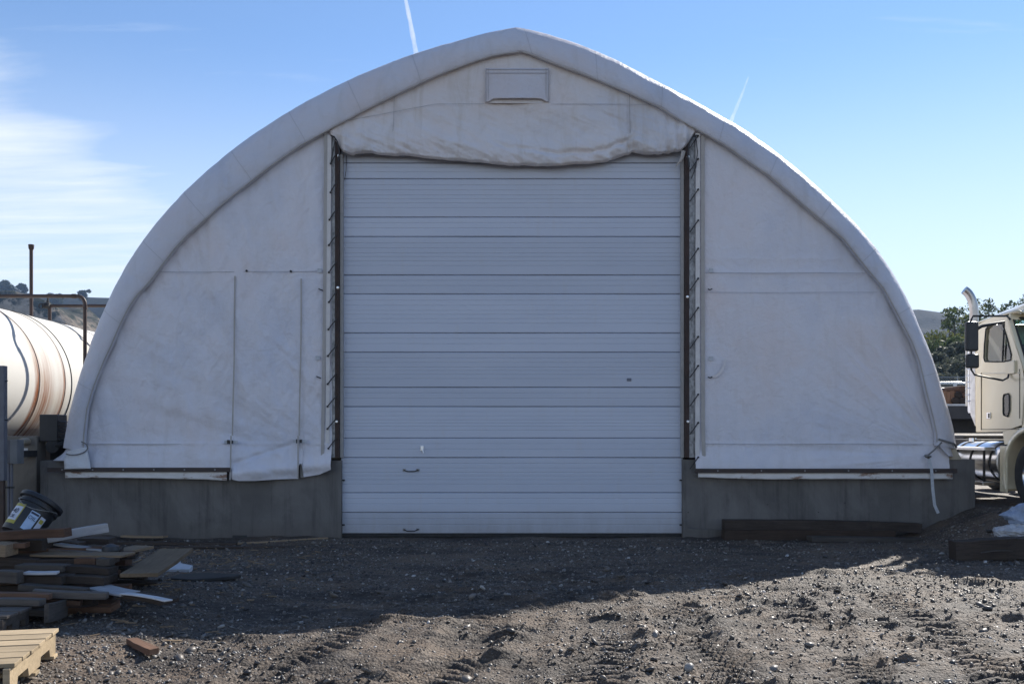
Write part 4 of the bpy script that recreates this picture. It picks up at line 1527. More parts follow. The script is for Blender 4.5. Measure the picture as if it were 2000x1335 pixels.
# side foundations running back
for s, xx in ((-1, wx(80)), (1, wx(1903))):
    xa, xb = (xx, xx + .62) if s < 0 else (xx - .62, xx)
    o = build("side_wall", MB().bx(xa + .002, xb - .002, BW + .63, DW + 25.2, -.3, wz(901)), M_CONC, BLD)

# ---- cover tails at the two corners
def tail(ptsA, ptsB, y0, y1, mat=M_BAND, name="cover_tail", n=22, m=10, amp=.03, seed=2):
    u = np.linspace(0, 1, n)
    ax = np.interp(u, np.linspace(0, 1, len(ptsA)), [wx(p[0]) for p in ptsA])
    az_ = np.interp(u, np.linspace(0, 1, len(ptsA)), [wz(p[1]) for p in ptsA])
    bx_ = np.interp(u, np.linspace(0, 1, len(ptsB)), [wx(p[0]) for p in ptsB])
    bz = np.interp(u, np.linspace(0, 1, len(ptsB)), [wz(p[1]) for p in ptsB])
    v = np.linspace(0, 1, m)[:, None]
    X = ax[None] * (1 - v) + bx_[None] * v
    Z = az_[None] * (1 - v) + bz[None] * v
    Y = DW + (y0 * (1 - v) + y1 * v) - amp * np.sin(v * math.pi) - amp * fbm(X * 6, Z * 6, 3, seed)
    grid_obj(name, X, Y, Z, mat, BLD, thick=.004)


tail([(131, 868), (118, 884), (97, 899)], [(170, 862), (158, 886), (136, 899)], .10, -.12, amp=.05)
tail([(140, 880), (134, 895), (133, 915)], [(178, 872), (182, 890), (186, 914)], -.14, -.15, M_FABW, amp=.03)
build("curled_cord", MB().tube([(wx(160 + 22 * math.cos(t)), DW - .19, wz(892 - 9 * math.sin(t) - 3 * t)) for t in np.linspace(3.6, 7.4, 14)], .010, 6), M_ROPE, BLD, smooth=True)
tail([(1857, 845), (1863, 868), (1868, 892)], [(1824, 850), (1826, 868), (1846, 890)], .10, -.10, amp=.05, seed=4)
# rope round the right corner and the hanging strap
build("tie_rope", MB().tube([(wx(1826), DW - .12, wz(857)), (wx(1842), DW - .16, wz(862)), (wx(1858), DW - .10, wz(866)), (wx(1869), DW + .02, wz(872))], .016, 8), M_ROPE, BLD, smooth=True)
build("tie_rope", MB().tube([(wx(1832), DW - .13, wz(863)), (wx(1822), DW - .13, wz(874)), (wx(1809), DW - .11, wz(886)), (wx(1803), DW - .10, wz(890))], .013, 8), M_ROPE, BLD, smooth=True)
build("rope_knot", MB().lathe([(0, -.03), (.03, -.02), (.045, 0), (.03, .025), (0, .03)], (wx(1803), DW - .15, wz(890)), 'Z', 10).tube([(wx(1799), DW - .12, wz(888)), (wx(1806), DW - .13, wz(894)), (wx(1812), DW - .12, wz(890))], .014, 6), M_ROPE, BLD, smooth=True)
ribbon("hanging_strap", [(1806, 895), (1811, 915), (1813, 950), (1817, 985), (1824, 1000)], .048, M_STRAP, -.15)
build("corner_wedge", MB().prism([(wx(1855), wz(897)), (wx(1858), wz(868)), (wx(1866), wz(872)), (wx(1880), wz(897))], DW + .02, DW + .3, 'Y'), simple("pale plywood", (.52, .45, .34), None, 5, .8), BLD)


# ------------------------------------------------------------------ left: tank, walls, fittings
TX, TZ, TR = -10.8, 2.72, 1.55


def tank_mat():
    m, nt, N, L, b = newmat("white rusting tank paint")
    tc = N.new('ShaderNodeTexCoord').outputs['Object']
    sep = N.new('ShaderNodeSeparateXYZ')
    L.new(tc, sep.inputs[0])
    n = noise_node(N, L, tc, 0.9, 6, 0.6)
    col = ramp(N, L, n, [(0.3, (.58, .53, .44)), (.55, (.66, .64, .59))])

    def band(y0, w, wob=0.0):
        s = N.new('ShaderNodeMath')
        s.operation = 'SUBTRACT'
        s.inputs[1].default_value = y0
        L.new(sep.outputs[1], s.inputs[0])
        a = N.new('ShaderNodeMath')
        a.operation = 'ABSOLUTE'
        L.new(s.outputs[0], a.inputs[0])
        mr = N.new('ShaderNodeMapRange')
        mr.inputs['From Min'].default_value = w
        mr.inputs['From Max'].default_value = w * .15
        L.new(a.outputs[0], mr.inputs['Value'])
        return mr.outputs[0]
    # streaks run round the shell (down it), narrow along the axis
    st = noise_node(N, L, tc, 2.0, 7, 0.7, (0.35, 9, 0.35))
    low = N.new('ShaderNodeMapRange')
    low.inputs['From Min'].default_value = 0.95
    low.inputs['From Max'].default_value = -0.3
    L.new(sep.outputs[2], low.inputs['Value'])
    tot = None
    for y0, w, k in ((18.00 - 20, .15, 1.5), (18.35 - 20, .42, .85), (19.05 - 20, .10, 1.1), (18.95 - 20, .25, .4), (20.9 - 20, .12, .7)):
        bnd = band(y0, w)
        q = N.new('ShaderNodeMath')
        q.operation = 'MULTIPLY'
        L.new(bnd, q.inputs[0])
        q.inputs[1].default_value = k
        if tot is None:
            tot = q.outputs[0]
        else:
            mx = N.new('ShaderNodeMath')
            mx.operation = 'MAXIMUM'
            L.new(tot, mx.inputs[0])
            L.new(q.outputs[0], mx.inputs[1])
            tot = mx.outputs[0]
    sr = ramp(N, L, st, [(0.36, (.15,) * 3), (.62, (1, 1, 1))])
    f1 = N.new('ShaderNodeMath')
    f1.operation = 'MULTIPLY'
    L.new(tot, f1.inputs[0])
    L.new(sr, f1.inputs[1])
    lo2 = N.new('ShaderNodeMath')
    lo2.operation = 'MULTIPLY_ADD'
    lo2.inputs[1].default_value = .85
    lo2.inputs[2].default_value = .25
    L.new(low.outputs[0], lo2.inputs[0])
    f2 = N.new('ShaderNodeMath')
    f2.operation = 'MULTIPLY'
    f2.use_clamp = True
    L.new(f1.outputs[0], f2.inputs[0])
    L.new(lo2.outputs[0], f2.inputs[1])
    col = mixc(N, L, f2.outputs[0], col, (.24, .075, .022))
    sp = noise_node(N, L, tc, 3.2, 8, .7, (.6, 3, .6))
    col = mixc(N, L, ramp(N, L, sp, [(.60, (0, 0, 0)), (.76, (.5,) * 3)]), col, (.55, .34, .19))
    L.new(col, b.inputs['Base Color'])
    b.inputs['Roughness'].default_value = .8
    b.inputs['Specular IOR Level'].default_value = .2
    bump(N, L, b, noise_node(N, L, tc, 6, 5, .6), .15, .01)
    return m


tank = empty("storage_tank", (TX, 20, TZ - TR), "large white horizontal storage tank with rust streaks beside the building", "tank")
prof = [(0.0, 14.2), (.7, 14.25), (1.2, 14.5), (1.45, 14.8), (TR, 15.2)]
for yv in np.linspace(15.4, 26, 28):
    prof.append((TR + .004 * math.sin(yv * 3), float(yv)))
prof += [(TR, 26.2), (1.45, 26.6), (1.2, 26.9), (.7, 27.15), (0, 27.2)]
build("shell", MB().lathe([(r, h - 20) for r, h in prof], (TX, 20, TZ), 'Y', 96), tank_mat(), tank, smooth=True, origin=(TX, 20, TZ))
for yv, r, mt in ((19.35, .014, M_DARK), (18.05, .006, M_PIPE), (19.08, .005, M_PIPE), (20.9, .008, M_TRIM), (21.9, .006, M_TRIM), (22.9, .007, M_TRIM), (16.6, .008, M_TRIM)):
    ring = [(TX + (TR + .006) * math.cos(a), yv, TZ + (TR + .006) * math.sin(a)) for a in np.linspace(0, 2 * math.pi, 97)]
    build("hoop", MB().tube(ring, r, 6, cap=False), mt, tank, smooth=True)
for yv in (16.3, 20.0, 24.2):
    build("saddle", MB().prism([(TX - 1.3, -.1), (TX + 1.3, -.1), (TX + 1.1, TZ - .95), (TX + .6, TZ - 1.42), (TX, TZ - 1.54), (TX - .6, TZ - 1.42), (TX - 1.1, TZ - .95)], yv - .2, yv + .2, 'Y'), M_CONC2, tank)
# vent pipe
vp = P(61, 612, 20.6)
t1 = P(61, 482, 20.6)
v_ = build("vent_pipe", MB().tube([(vp.x, 20.6, TZ + TR - .12), (t1.x, 20.6, t1.z)], .038, 12).lathe([(.038, -.03), (.055, .0), (.062, .07), (.062, .09)], (t1.x, 20.6, t1.z - .04), 'Z', 12), M_PIPE, tank, smooth=True)
build("pipe_flange", MB().lathe([(0, 0), (.085, 0), (.085, .035), (.04, .04), (.04, .08)], (vp.x, 20.6, TZ + TR - .04), 'Z', 16), M_PIPE, tank, smooth=True)
for a in (108, 125):
    q = P(a, 622, 21.9)
    build("fitting_plug", MB().lathe([(0, .1), (.07, .1), (.08, .0)], (q.x, 21.9, TZ + TR - .07), 'Z', 10), M_PIPE, tank)

# overhead pipe run with elbow
pr = empty("overhead_pipe", (-8.6, 18.5, 0), "dark brown pipe crossing above the tank and turning down beside the building", "pipe")
zc = P(0, 578, 18.5).z
xe = P(166, 578, 18.5).x
pts = [(-16, 18.5, zc), (xe - .16, 18.5, zc)] + [(xe - .16 + .16 * math.sin(t), 18.5, zc - .16 + .16 * math.cos(t)) for t in np.linspace(.2, math.pi / 2, 7)] + [(xe, 18.5, 0.3)]
build("pipe", MB().tube(pts, .037, 14), M_PIPE, pr, smooth=True)
build("elbow_collar", MB().tube([(xe - .26, 18.5, zc), (xe - .18, 18.5, zc)], .045, 14).tube([(xe, 18.5, zc - .18), (xe, 18.5, zc - .26)], .045, 14), M_PIPE, pr, smooth=True)
build("stand", MB().bx(-15.9, -15.8, 18.45, 18.55, 0, zc), M_PIPE, pr)
# rear pipe with valve
Y2 = 21.7
a = P(97, 597, Y2)
rp = empty("valve_pipe", (a.x, Y2, TZ + TR), "thinner dark pipe with a valve rising from the tank top", "pipe")
e2 = P(214, 597, Y2)
build("pipe", MB().tube([(a.x, Y2, TZ + TR - .1), (a.x, Y2, a.z - .02)], .040, 12).tube([(a.x - .06, Y2, a.z), (e2.x + .5, Y2, a.z)], .036, 12).tube([(e2.x + .5, Y2, a.z + .03), (e2.x + .5, Y2, .4)], .036, 12), M_PIPE, rp, smooth=True)
b_ = P(92, 597, Y2)
build("valve_body", MB().lathe([(0, -.09), (.06, -.08), (.075, 0), (.06, .08), (0, .09)], (b_.x, Y2 - .03, b_.z), 'X', 12).tube([(b_.x + .02, Y2, b_.z), (b_.x + .02, Y2, b_.z + .24)], [.04, .018], 8), M_DARK, rp, smooth=True)
build("handwheel", MB().tube([(b_.x - .08 + .055 * math.cos(t), Y2 - .12, b_.z - .02 + .055 * math.sin(t)) for t in np.linspace(0, 2 * math.pi, 17)], .012, 6, cap=False), M_DARK, rp, smooth=True)

# containment wall left of the building
cw = empty("containment_wall", (-9.6, 15.2, 0), "old brown-grey concrete wall in front of the white tank", "concrete wall")
x0, x1 = -16.0, P(76.5, 900, 15.1).x
zt = P(50, 851, 15.0).z
build("wall_block", MB().bx(x0, x1, 15.02, 15.32, -.3, zt), M_CONC2, cw, bevel=.015)
build("wall_return", MB().bx(x1 + .0, P(150, 850, 16.2).x, 16.1, 16.4, -.3, P(125, 853, 16.2).z), M_CONC2, cw, bevel=.01)

# upright steel panel at the left edge
pa = P(10.5, 714, 13.6)
sp_ = empty("steel_panel", (pa.x - .3, 13.6, 0), "dark blue-grey upright steel panel at the left edge of the photo", "panel")
zb_ = P(0, 938, 13.6).z
build("plate", MB().bx(pa.x - .62, pa.x, 13.56, 13.66, zb_, pa.z), M_GREY, sp_, bevel=.006)
build("leg", MB().bx(pa.x - .55, pa.x - .02, 13.58, 13.64, -.1, zb_ - .003), M_PIPE, sp_)
for yy in (744, 820):
    q = P(11, yy, 13.6)
    build("hook", MB().tube([(q.x - .02, 13.6, q.z), (q.x + .02, 13.6, q.z), (q.x + .03, 13.6, q.z + .012)], .008, 6), M_DARK, sp_)
# junction box with conduit
jb = empty("junction_box", (P(27, 0, 14.4).x, 14.4, 0), "grey electrical junction box with conduit on the old concrete wall", "electrical box")
a, b = P(15, 905, 14.5), P(39, 858, 14.5)
build("box", MB().bx(a.x + .08, b.x, 14.42, 14.62, a.z, b.z), simple("grey enamel", (.22, .23, .24), None, 5, .45), jb, bevel=.006)
build("lid", MB().bx(a.x, a.x + .076, 14.44, 14.60, a.z + .01, b.z - .01), M_GREY, jb, bevel=.004)
for q in (17, 23):
    xx = P(q, 0, 14.5).x
    build("conduit", MB().tube([(xx, 14.5, a.z), (xx, 14.5, -.05)], .02, 8), simple("grey conduit", (.20, .20, .23), None, 8, .5), jb, smooth=True)
ck = P(14, 951, 14.5)
build("clamp", MB().bx(ck.x - .14, ck.x + .13, 14.46, 14.475, ck.z - .014, ck.z + .014), M_DARK, jb)
build("mount_bracket", MB().bx(a.x, b.x, 14.615, 15.03, a.z + .1, a.z + .2), M_DARK, jb)
# capped pipe stub and paper tag
q = P(49, 862, 14.95)
pc = build("pipe_stub", MB().lathe([(0, -.12), (.055, -.12), (.06, -.08), (.06, .07)], (q.x, 14.95, q.z), 'Y', 14), simple("tan plastic", (.42, .36, .27), None, 9, .6), smooth=True)
tag(pc, "tan capped pipe stub sticking out of the old wall above the white tag", "pipe")
q = P(47, 880, 15.0)
tg = build("wall_tag", MB().bx(q.x - .06, q.x + .055, 15.004, 15.016, q.z - .04, q.z + .045), M_WHITE)
tag(tg, "small white tag on the old wall beside the junction box", "tag")
# black pump motor
q = P(98, 840, 15.0)
pm = empty("pump_motor", (q.x, 15.25, P(98, 880, 15.1).z), "black boxy pump motor with louvred side in front of the tank", "motor")
a, b = P(79, 862, 15.1), P(114, 809, 15.1)
build("housing", MB().bx(a.x, b.x, 15.06, 15.40, a.z, b.z), M_BLACK, pm, bevel=.012)
for i in range(6):
    z_ = a.z + .04 + i * .058
    build("louvre", MB().box((b.x + .022, 15.2, z_), (.05, .24, .014), Euler((0, .35, 0)).to_matrix()), M_BLACK, pm)
build("drive_cover", MB().lathe([(0, -.14), (.11, -.13), (.13, -.02), (.13, .10), (.0, .12)], ((a.x + b.x) / 2 + .06, 15.2, a.z - .08), 'Y', 16), M_DARK, pm, smooth=True)
build("discharge_hose", MB().tube([((a.x + b.x) / 2 + .05, 15.15, a.z - .1), (b.x + .05, 15.05, a.z - .05), (b.x + .12, 15.2, a.z + .02), (b.x + .1, 15.6, a.z - .1)], .045, 8), M_RUBBER, pm, smooth=True)
build("mount_stand", MB().bx(a.x + .02, b.x - .05, 15.38, 15.6, -.1, a.z - .02), M_DARK, pm)


# ------------------------------------------------------------------ lumber
def board(name, p0, p1, w, t, mat, label, cat="board", group=None, roll=0.0, parent=None, rag=.004, seg=6, warp=.0, taper=None, bevel=.003):
    warp = warp or random.uniform(-.008, .012)
    """plank whose top front edge runs from p0 to p1; w = depth, t = thickness"""
    p0, p1 = Vector(p0), Vector(p1)
    d = p1 - p0
    Ln = d.length
    ex = d.normalized()
    ey = Vector((0, 0, 1)).cross(ex).normalized()
    if ey.y < 0:
        ey = -ey
    ez = ex.cross(ey)
    if ez.z < 0:
        ez = -ez
    Rr = Matrix.Rotation(roll, 3, ex)
    ey, ez = Rr @ ey, Rr @ ez
    c = p0.lerp(p1, .5) + ey * w / 2 - ez * t / 2
    rr = random.Random(int(abs(c.x * 991 + c.y * 77 + c.z * 13) * 100))
    vs, fs = [], []
    for i in range(seg + 1):
        u = i / seg
        x = (u - .5) * Ln
        wi, ti = w, t
        if taper:
            wi = w * (1 + (taper - 1) * u)
        bend = warp * 4 * u * (1 - u)
        j = [rr.uniform(-rag, rag) for _ in range(6)]
        ex_ = rr.uniform(-.012, .012) if i in (0, seg) else 0
        for sy, sz in ((-1, -1), (1, -1), (1, 1), (-1, 1)):
            vs.append((x + ex_ * sy, sy * wi / 2 + j[0 if sy < 0 else 1], sz * ti / 2 + j[2] * .4 + bend))
    for i in range(seg):
        a, b = i * 4, i * 4 + 4
        for k in range(4):
            fs.append((a + k, a + (k + 1) % 4, b + (k + 1) % 4, b + k))
    fs += [(3, 2, 1, 0), (seg * 4, seg * 4 + 1, seg * 4 + 2, seg * 4 + 3)]
    me = bpy.data.meshes.new(name)
    me.from_pydata(vs, [], fs)
    bm = bmesh.new()
    bm.from_mesh(me)
    bmesh.ops.recalc_face_normals(bm, faces=bm.faces)
    bm.to_mesh(me)
    bm.free()
    me.materials.append(mat)
    o = bpy.data.objects.new(name, me)
    handed = ex.cross(ey)
    if handed.dot(ez) < 0:
        ez = -ez
    M = Matrix((ex, ey, ez)).transposed().to_4x4()
    M.translation = c
    if parent:
        o.parent = parent
        M = wmat(parent).inverted() @ M
    o.matrix_local = M
    COL.objects.link(o)
    if bevel:
        bv = o.modifiers.new("bevel", 'BEVEL')
        bv.width = bevel
        bv.segments = 1
    if label or cat:
        if not parent:
            tag(o, label, cat, group)
    return o


PG = "scrap lumber heaped left of the door"
LIST = [
    # px0 py0 px1 py1 Y0 Y1 width thick mat label
    (92, 1043, 208, 1022, 8.7, 8.9, .10, .085, M_WWHITE, "white painted square post jutting out at the top of the lumber pile"),
    (-40, 1041, 124, 1032, 8.55, 8.45, .13, .080, M_WBROWN, "reddish brown split beam lying in front of the bucket"),
    (-60, 1058, 81, 1055, 8.6, 8.6, .30, .100, M_WDARK, "wide dark block under the reddish beam"),
    (82, 1056, 150, 1060, 8.9, 8.9, .20, .05, M_WDARK, "short dark plank under the white post"),
    (105, 1061, 200, 1073, 8.8, 8.7, .12, .018, M_WWHITE, "thin whitish lath sloping down right under the white post"),
    (82, 1070, 200, 1080, 8.7, 8.6, .20, .035, M_WGREY, "grey plank just below the thin whitish lath"),
    (60, 1082, 238, 1084, 8.5, 8.4, .24, .020, M_WTAN, "long tan board across the middle of the lumber pile"),
    (-60, 1086, 70, 1092, 8.4, 8.4, .25, .055, M_WDARK, "dark damp beam at the left end of the long tan board"),
    (146, 1090, 186, 1090, 8.35, 8.35, .20, .055, M_WBROWN, "short brown block below the long tan board"),
    (188, 1089, 214, 1090, 8.3, 8.3, .14, .065, M_WGREY, "grey offcut beside the brown block"),
    (232, 1120, 312, 1071, 8.2, 9.4, .34, .035, M_WTAN, "yellowish broad plank slanting away at the right of the pile"),
    (205, 1085, 300, 1065, 9.0, 9.6, .25, .03, M_WTAN, "tan splintered plank lying over the yellowish broad plank"),
    (30, 1103, 123, 1104, 8.15, 8.15, .14, .055, M_WGREY, "grey beam above the small blue-white slat"),
    (123, 1105, 212, 1110, 8.2, 8.2, .22, .060, M_WDARK, "dark brown beam right of the grey beam"),
    (44, 1117, 108, 1117, 7.95, 7.95, .10, .020, M_WWHITE, "small blue-white slat in the middle of the pile"),
    (44, 1124, 118, 1125, 8.0, 8.0, .20, .075, M_WDARK, "dark block below the small blue-white slat"),
    (118, 1124, 205, 1128, 8.1, 8.1, .26, .070, M_WDARK, "blackened beam end beneath the dark brown beam"),
    (-30, 1117, 33, 1117, 7.85, 7.85, .12, .10, M_WGREY, "pale grey square block at the left edge of the pile"),
    (36, 1141, 165, 1150, 7.8, 7.8, .12, .05, M_WGREY, "grey plank with a knot above the long light beam"),
    (62, 1152, 208, 1158, 7.65, 7.75, .09, .055, M_WGREY, "long light grey beam sticking out low on the right"),
    (172, 1147, 234, 1160, 8.0, 7.8, .22, .018, M_WWHITE, "flat blue-white board end low on the right of the pile"),
    (234, 1158, 322, 1172, 7.8, 7.5, .07, .012, M_WWHITE, "narrow pale strip pointing right onto the gravel"),
    (236, 1161, 312, 1174, 7.85, 7.6, .20, .035, M_WDARK, "dark plank under the narrow pale strip"),
    (-40, 1158, 94, 1160, 7.55, 7.55, .09, .045, M_WBROWN, "brown board second from the bottom left of the pile"),
    (-40, 1170, 78, 1171, 7.4, 7.4, .09, .050, M_WGREY, "grey board directly above the shaded pallet"),
    (86, 1178, 124, 1168, 7.3, 7.75, .035, .15, M_WGREY, "grey board on edge beside the shaded pallet"),
    (-20, 1062, 12, 1064, 8.3, 8.3, .2, .11, M_WTAN, "orange-tan beam end at the far left of the pile"),
    (15, 1059, 47, 1060, 8.42, 8.42, .12, .045, M_WBROWN, "small orange-brown offcut near the left edge"),
    (150, 1052, 212, 1052, 9.3, 9.3, .2, .06, M_WDARK, "dark offcut tucked behind the white post"),
]
for (a, b, c, d, Y0, Y1, w, t, m_, lb) in LIST:
    board("scrap_board", P(a, b, Y0), P(c, d, Y1), w, t, m_, lb, "board", PG, roll=random.uniform(-.03, .03))
# buried boards that carry the rest
rr = random.Random(3)
for i in range(74):
    Yc = rr.uniform(7.55, 9.8)
    tz = rr.uniform(0.0, 1.0)
    front = sstep(7.3, 8.9, np.array(Yc))
    zc_ = gh(-4, Yc) + .03 + tz * (.12 + .36 * float(front)) * (1 if Yc < 9.2 else .6)
    xc = rr.uniform(-4.9, -3.85) - .02 * (Yc - 8)
    L_ = rr.uniform(.5, 1.25)
    if xc + L_ / 2 > -3.42 - .30 * max(0, tz - .2) + (Yc - 7.6) * -.12:
        xc = -3.42 - .30 * max(0, tz - .2) - (Yc - 7.6) * .12 - L_ / 2
    an = rr.uniform(-.25, .25)
    mm = rr.choice([M_WDARK, M_WDARK, M_WGREY, M_WBROWN])
    p0 = Vector((xc - L_ / 2 * math.cos(an), Yc - L_ / 2 * math.sin(an), zc_ + rr.uniform(-.03, .03)))
    p1 = Vector((xc + L_ / 2 * math.cos(an), Yc + L_ / 2 * math.sin(an), zc_ + rr.uniform(-.03, .03)))
    board("buried_board", p0, p1, rr.uniform(.08, .2), rr.uniform(.03, .07), mm,
          {M_WDARK: "blackish damp board", M_WGREY: "weathered grey board", M_WBROWN: "brown board"}[mm] + " buried inside the heap of scrap lumber", "board", mm.name + " boards buried in the lumber heap", roll=rr.uniform(-.1, .1))


def chips():
    mb = MB()
    q = random.Random(12)
    for i in range(420):
        x, y = q.uniform(-5.2, -2.2), q.uniform(6.9, 13.6)
        if x > -3.2 and q.random() < .6:
            continue
        z = gh(x, y) + .012
        a, L_ = q.uniform(0, 3.14), q.uniform(.02, .13)
        mb.box((x, y, z + q.uniform(0, .012)), (L_, q.uniform(.006, .022), q.uniform(.004, .012)), Euler((q.uniform(-.3, .3), q.uniform(-.2, .2), a)).to_matrix())
    o = build("wood_splinters", mb, M_WTAN)
    tag(o, "splinters and wood chips scattered round the lumber pile", "splinters", kind='stuff')


chips()


def pallet(name, corner, ang, w, dep, thick, mat, label, nb=7, tilt=(0, 0)):
    """corner = far right top corner; boards run to the left, stringers toward the viewer"""
    root = empty(name, (corner[0], corner[1], corner[2] - thick), label, "pallet", None, rz=ang)
    bt = .022

    def lb(nm, x0, x1, y0, y1, z0, z1, axis='x'):
        mb = MB()
        cx, cy, cz = (x0 + x1) / 2, (y0 + y1) / 2, (z0 + z1) / 2
        sx, sy, sz = x1 - x0, y1 - y0, z1 - z0
        if axis == 'y':
            mb.box((0, 0, 0), (sy, sx, sz))
        else:
            mb.box((0, 0, 0), (sx, sy, sz))
        o = build(nm, mb, mat, root, local=True, bevel=.003)
        o.location = (cx, cy, cz)
        if axis == 'y':
            o.rotation_euler = (0, 0, math.pi / 2)
        return o
    pitch = dep / nb
    for i in range(nb):
        j = random.uniform(-.006, .006)
        wdt = pitch * (.84 if i % 3 else .93)
        lb("deck_board", -w, random.uniform(-.004, .006), -i * pitch - wdt, -i * pitch, thick - bt + random.uniform(-.001, .001), thick + random.uniform(-.002, .003))
    for x in (-.02, -w / 2, -w + .04):
        # notched stringer
        zt_, zb_ = thick - bt - .002, bt + .002
        pr_ = [(-dep + .004, zb_), (-dep * .86, zb_), (-dep * .84, zb_ + .055), (-dep * .64, zb_ + .055), (-dep * .62, zb_), (-dep * .38, zb_), (-dep * .36, zb_ + .055), (-dep * .16, zb_ + .055), (-dep * .14, zb_), (-.004, zb_), (-.004, zt_), (-dep + .004, zt_)]
        s = build("stringer", MB().prism(pr_, x - .038, x, 'X'), mat, root, local=True, bevel=.002)
    for y in (-.02, -dep / 2 + .05, -dep + .12):
        lb("bottom_board", -w, -.002, y - .1, y, 0, bt)
    return root


cp = P(115, 1226, 6.42)
zg = gh(cp.x, 6.3)
pallet("wooden_pallet", (cp.x, cp.y, cp.z), math.radians(13), 1.0, 1.05, cp.z - zg - .01, M_WPINE, "pale wooden pallet in full sun at the bottom left corner", 6)
cs_ = P(62, 1184, 7.42)
pallet("wooden_pallet", (cs_.x, cs_.y, cs_.z), math.radians(2), 1.0, .42, cs_.z - gh(cs_.x, 7.2) - .0, M_WGREY, "grey weathered pallet in shade at the foot of the lumber pile", 2)

# sunlit offcut in front of the shadow edge
a, b = P(254, 1240, 7.0), P(280, 1262, 6.62)
zb0 = gh(a.x, 6.8)
board("wood_offcut", (a.x - .02, 6.98, zb0 + .05), (b.x + .03, 6.63, zb0 + .05), .085, .045, M_WBROWN, "short brown wood offcut lying on the sunlit gravel", "board")
# torn white board
wb = MB()
a = P(283, 1103, 10.6)
poly = [(0, 0), (.14, .18), (.30, .20), (.34, .28), (.42, .16), (.60, .10), (.62, .0)]
g0 = gh(-3.9, 10.8)
wb.prism([(a.x - .02 + u * .95, 10.45 + v * 1.6) for u, v in poly], g0 + .02, g0 + .075, 'Z')
ob = build("broken_foam_board", wb, simple("white foam board", (.50, .52, .55), (.38, .39, .42), 9, .7), bevel=.006)
ob.rotation_euler = (math.radians(8), 0, 0)
tag(ob, "torn white foam board lying on the gravel right of the lumber pile", "board")
# flat dark mat
m0 = P(330, 1145, 9.9)
o = build("rubber_mat", MB().prism([(m0.x, 9.85), (m0.x + .3, 9.75), (m0.x + .66, 9.95), (m0.x + .72, 10.1), (m0.x + .3, 10.25), (m0.x + .02, 10.15)], gh(m0.x, 10) + .0, gh(m0.x, 10) + .035, 'Z'), M_RUBBER, bevel=.008)
tag(o, "flat black rubber scrap on the shaded gravel near the white foam board", "mat")
# black bag
q = P(216, 1072, 8.75)
o = build("black_bag", MB().lathe([(0, -.05), (.05, -.045), (.085, -.01), (.075, .03), (.03, .05), (0, .055)], (q.x, 8.75, q.z), 'Z', 14), M_BLACK, smooth=True)
tag(o, "small crumpled black bag on the right of the lumber pile", "bag")
# rags: white rock
q = P(212, 1202, 8.2)
o = build("white_rag", MB().lathe([(0, -.02), (.09, -.01), (.11, .01), (.05, .035), (0, .038)], (q.x, 8.2, gh(q.x, 8.2) + .02), 'Z', 9), simple("dirty white rag", (.40, .44, .46), None, 8, .8), smooth=False)
tag(o, "small dirty white rag on the gravel below the lumber pile", "rag")


# boards lying along the foot of the left wall
def gboard(px0, py0, px1, py1, w, t, m_, lb, cat="board", lift=.0, warp=0):
    Ya, Yb = FPX * EYE / (py0 - HORIZ), FPX * EYE / (py1 - HORIZ)
    pa_, pb_ = P(px0, py0, Ya), P(px1, py1, Yb)
    pa_.z = gh(pa_.x, Ya) + t + lift
    pb_.z = gh(pb_.x, Yb) + t + lift
    return board("plank" if cat == "board" else cat, pa_, pb_, w, t, m_, lb, cat, warp=warp, seg=12)


gboard(236, 1054, 320, 1055, .12, .03, M_WTAN, "short pale plank at the foot of the left concrete wall", lift=.05)
gboard(150, 1062, 460, 1063, .14, .04, M_WDARK, "long dark plank along the foot of the left concrete wall")
gboard(455, 1062, 640, 1053, .08, .03, M_WTAN, "thin tan plank leading from the left wall toward the door")
gboard(190, 1073, 560, 1068, .10, .02, M_WDARK, "narrow dark plank on the gravel parallel to the left wall")
# timbers at the right wall
tx0, tx1 = P(1415, 0, 14.5).x, P(1800, 0, 14.5).x
tx2 = P(1745, 0, 14.5).x
board("timber_beam", (tx0, 14.50, .31), (tx1, 14.50, .26), .16, .15, M_WDARK, "upper dark squared timber lying against the right concrete wall", "beam", rag=.016, seg=16, warp=.012)
board("timber_beam", (tx0 - .02, 14.40, .155), (tx2, 14.42, .15), .24, .16, M_WBROWN2, "lower dark brown timber lying against the right concrete wall", "beam", rag=.014, seg=16)
board("plank", (P(1585, 0, 14.1).x, 14.1, .085), (P(1805, 0, 14.1).x, 14.12, .06), .22, .07, M_WGREY, "grey plank on the ground in front of the big dark timber", "board", seg=10)
# black timber on the bank at right
board("railroad_tie", (P(1866, 0, 12.1).x, 12.1, .24), (P(2040, 0, 12.0).x + .2, 12.0, .31), .25, .27, M_WDARK, "black creosoted railway tie at the right edge below the truck", "beam", rag=.014, seg=12)
board("lath", (P(1918, 0, 11.98).x, 11.99, .12), (P(1975, 0, 11.98).x, 11.96, .15), .03, .012, M_WGREY, "thin pale lath against the black railway tie", "board")


# crumpled tarp bundle
def crumple(name, c, s, mat, label, cat, seed, n=34):
    rng = np.random.default_rng(seed)
    th, ph = np.meshgrid(np.linspace(0, 2 * math.pi, n), np.linspace(0, math.pi, n // 2))
    r = 1 + .34 * fbm(th * 2.2 / 1.0, ph * 2.5, 4, seed) + .12 * np.abs(fbm(th * 5, ph * 6, 3, seed + 1))
    r[:, -1] = r[:, 0]
    X = c[0] + s[0] * r * np.cos(th) * np.sin(ph)
    Y = c[1] + s[1] * r * np.sin(th) * np.sin(ph)
    Z = c[2] + s[2] * r * np.cos(ph)
    o = build(name, grid_mb(X, Y, Z), mat, smooth=False, fix=False)
    tag(o, label, cat)
    return o


